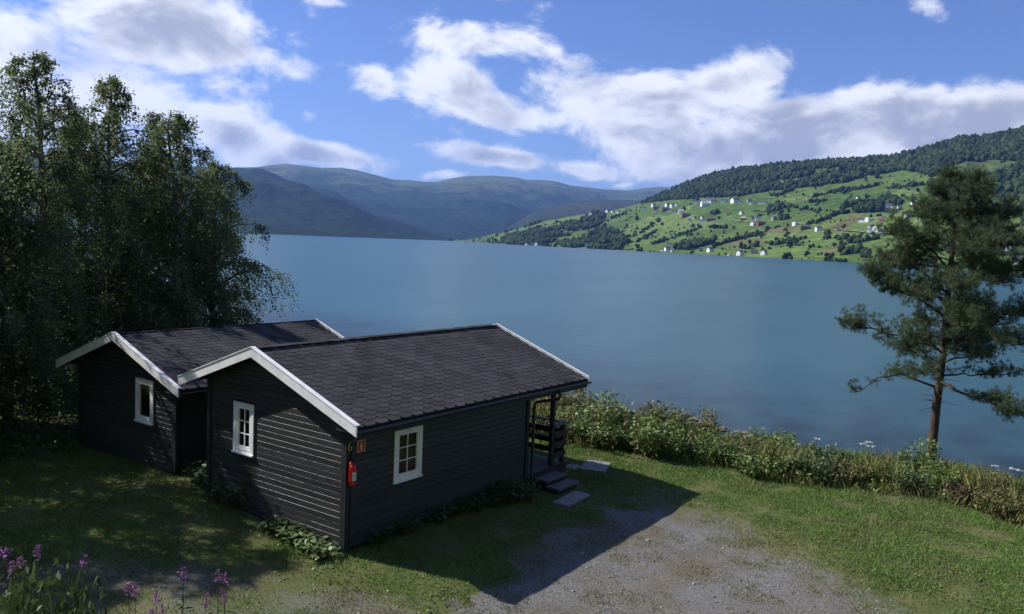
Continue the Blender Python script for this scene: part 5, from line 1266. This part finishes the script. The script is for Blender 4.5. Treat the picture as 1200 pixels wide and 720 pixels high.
for i, (px, py, k, sz, zone) in enumerate(HOUSES):
    q, D = RIGHT.hit(px, py); wm, rm, txt = KIND[k]
    az = math.atan2(q[1]-CAM[1], q[0]-CAM[0])
    HOUSE_AT.append(q)
    e = empty('hillside_barn' if sz == 'barn' else 'boat_hut' if sz == 'hut' and zone == 'shore' else 'hillside_house', (q[0], q[1], q[2]+.2), az+random.choice((-pi/2, 0.1, -pi/2, -pi/2+.5, -.6))+random.uniform(-.25, .25))
    s_ = .82 if D < 1800 else 1.05
    e.scale = (s_,)*3
    tag(e, SZL[sz]+txt+' '+ZONES[zone], 'barn' if sz == 'barn' else 'house', 'houses across the fjord, '+zone)
    wl, rf, ch, _ = SIZES[sz]
    def part(nm, me, mt, par):
        o = obj(nm, me, None, par)
        if not me.materials: me.materials.append(mt)
        o.material_slots[0].link = 'OBJECT'; o.material_slots[0].material = mt; return o
    part('wall', wl, HW[wm], e); ro = part('roof', rf, RF[rm], e)
    if sz != 'hut': part('chimney', ch, RF['dark'], ro)
    w, d_, h = DIM[sz]
    if D < 1900:
        for sgn in (-1, 1):
            for kx in (-.28, .28):
                o = obj('window', WINM, None, e, (kx*w, sgn*(d_/2+.02), h*.4))
print('houses', len(HOUSES), 'objects', len(bpy.data.objects))
hill_woods()
lone_trees()
# ------------------------------------------------------------------ the pale road by the village
def road(pts, w, label):
    P = []
    for a, b in zip(pts[:-1], pts[1:]):
        for t in np.linspace(0, 1, 8)[:-1]: P.append(RIGHT.hit(a[0]+(b[0]-a[0])*t, a[1]+(b[1]-a[1])*t)[0])
    P.append(RIGHT.hit(*pts[-1])[0]); P = np.array(P); P[1:-1] = (P[:-2]+P[1:-1]*2+P[2:])/4
    T = np.gradient(P[:, :2], axis=0); T /= np.linalg.norm(T, axis=1)[:, None]; S = np.stack([-T[:, 1], T[:, 0], 0*T[:, 0]], 1)
    V = np.concatenate([P+S*w/2+[0, 0, 1.0], P-S*w/2+[0, 0, 1.0]]); n = len(P)
    o = obj('road', mesh_from('road', V, [(i, i+1, n+i+1, n+i) for i in range(n-1)]), mat('pale_gravel_road', (.34, .33, .31), (.42, .41, .39), rough=.9, scale=.1)); tag(o, label, kind='structure')
road([(982,270),(1000,271.5),(1014,273),(1034,275.3),(1045,275.6)], 7, 'pale village road crossing the hillside')
road([(857,257.5),(866,260),(878,260.8)], 5, 'short pale lane in the hillside village')

# ------------------------------------------------------------------ haze
def haze():
    x0, x1, y0, y1, z0, z1 = -700, 16000, -9000, 14000, -9, 950
    me = MB().box(x0, x1, y0, y1, z0, z1); o = me.build('haze', None)
    M = bpy.data.materials.new('haze_air'); M.use_nodes = True; N = M.node_tree.nodes; L = M.node_tree.links; N.clear()
    out = N.new('ShaderNodeOutputMaterial'); v = N.new('ShaderNodeVolumePrincipled'); v.inputs['Color'].default_value = (.22, .44, 1.0, 1); v.inputs['Density'].default_value = HAZE; v.inputs['Anisotropy'].default_value = .2
    L.new(v.outputs[0], out.inputs['Volume']); o.data.materials.append(M); tag(o, 'thin blue haze over the fjord', 'haze', kind='stuff')
HAZE = 6.0e-5
haze()
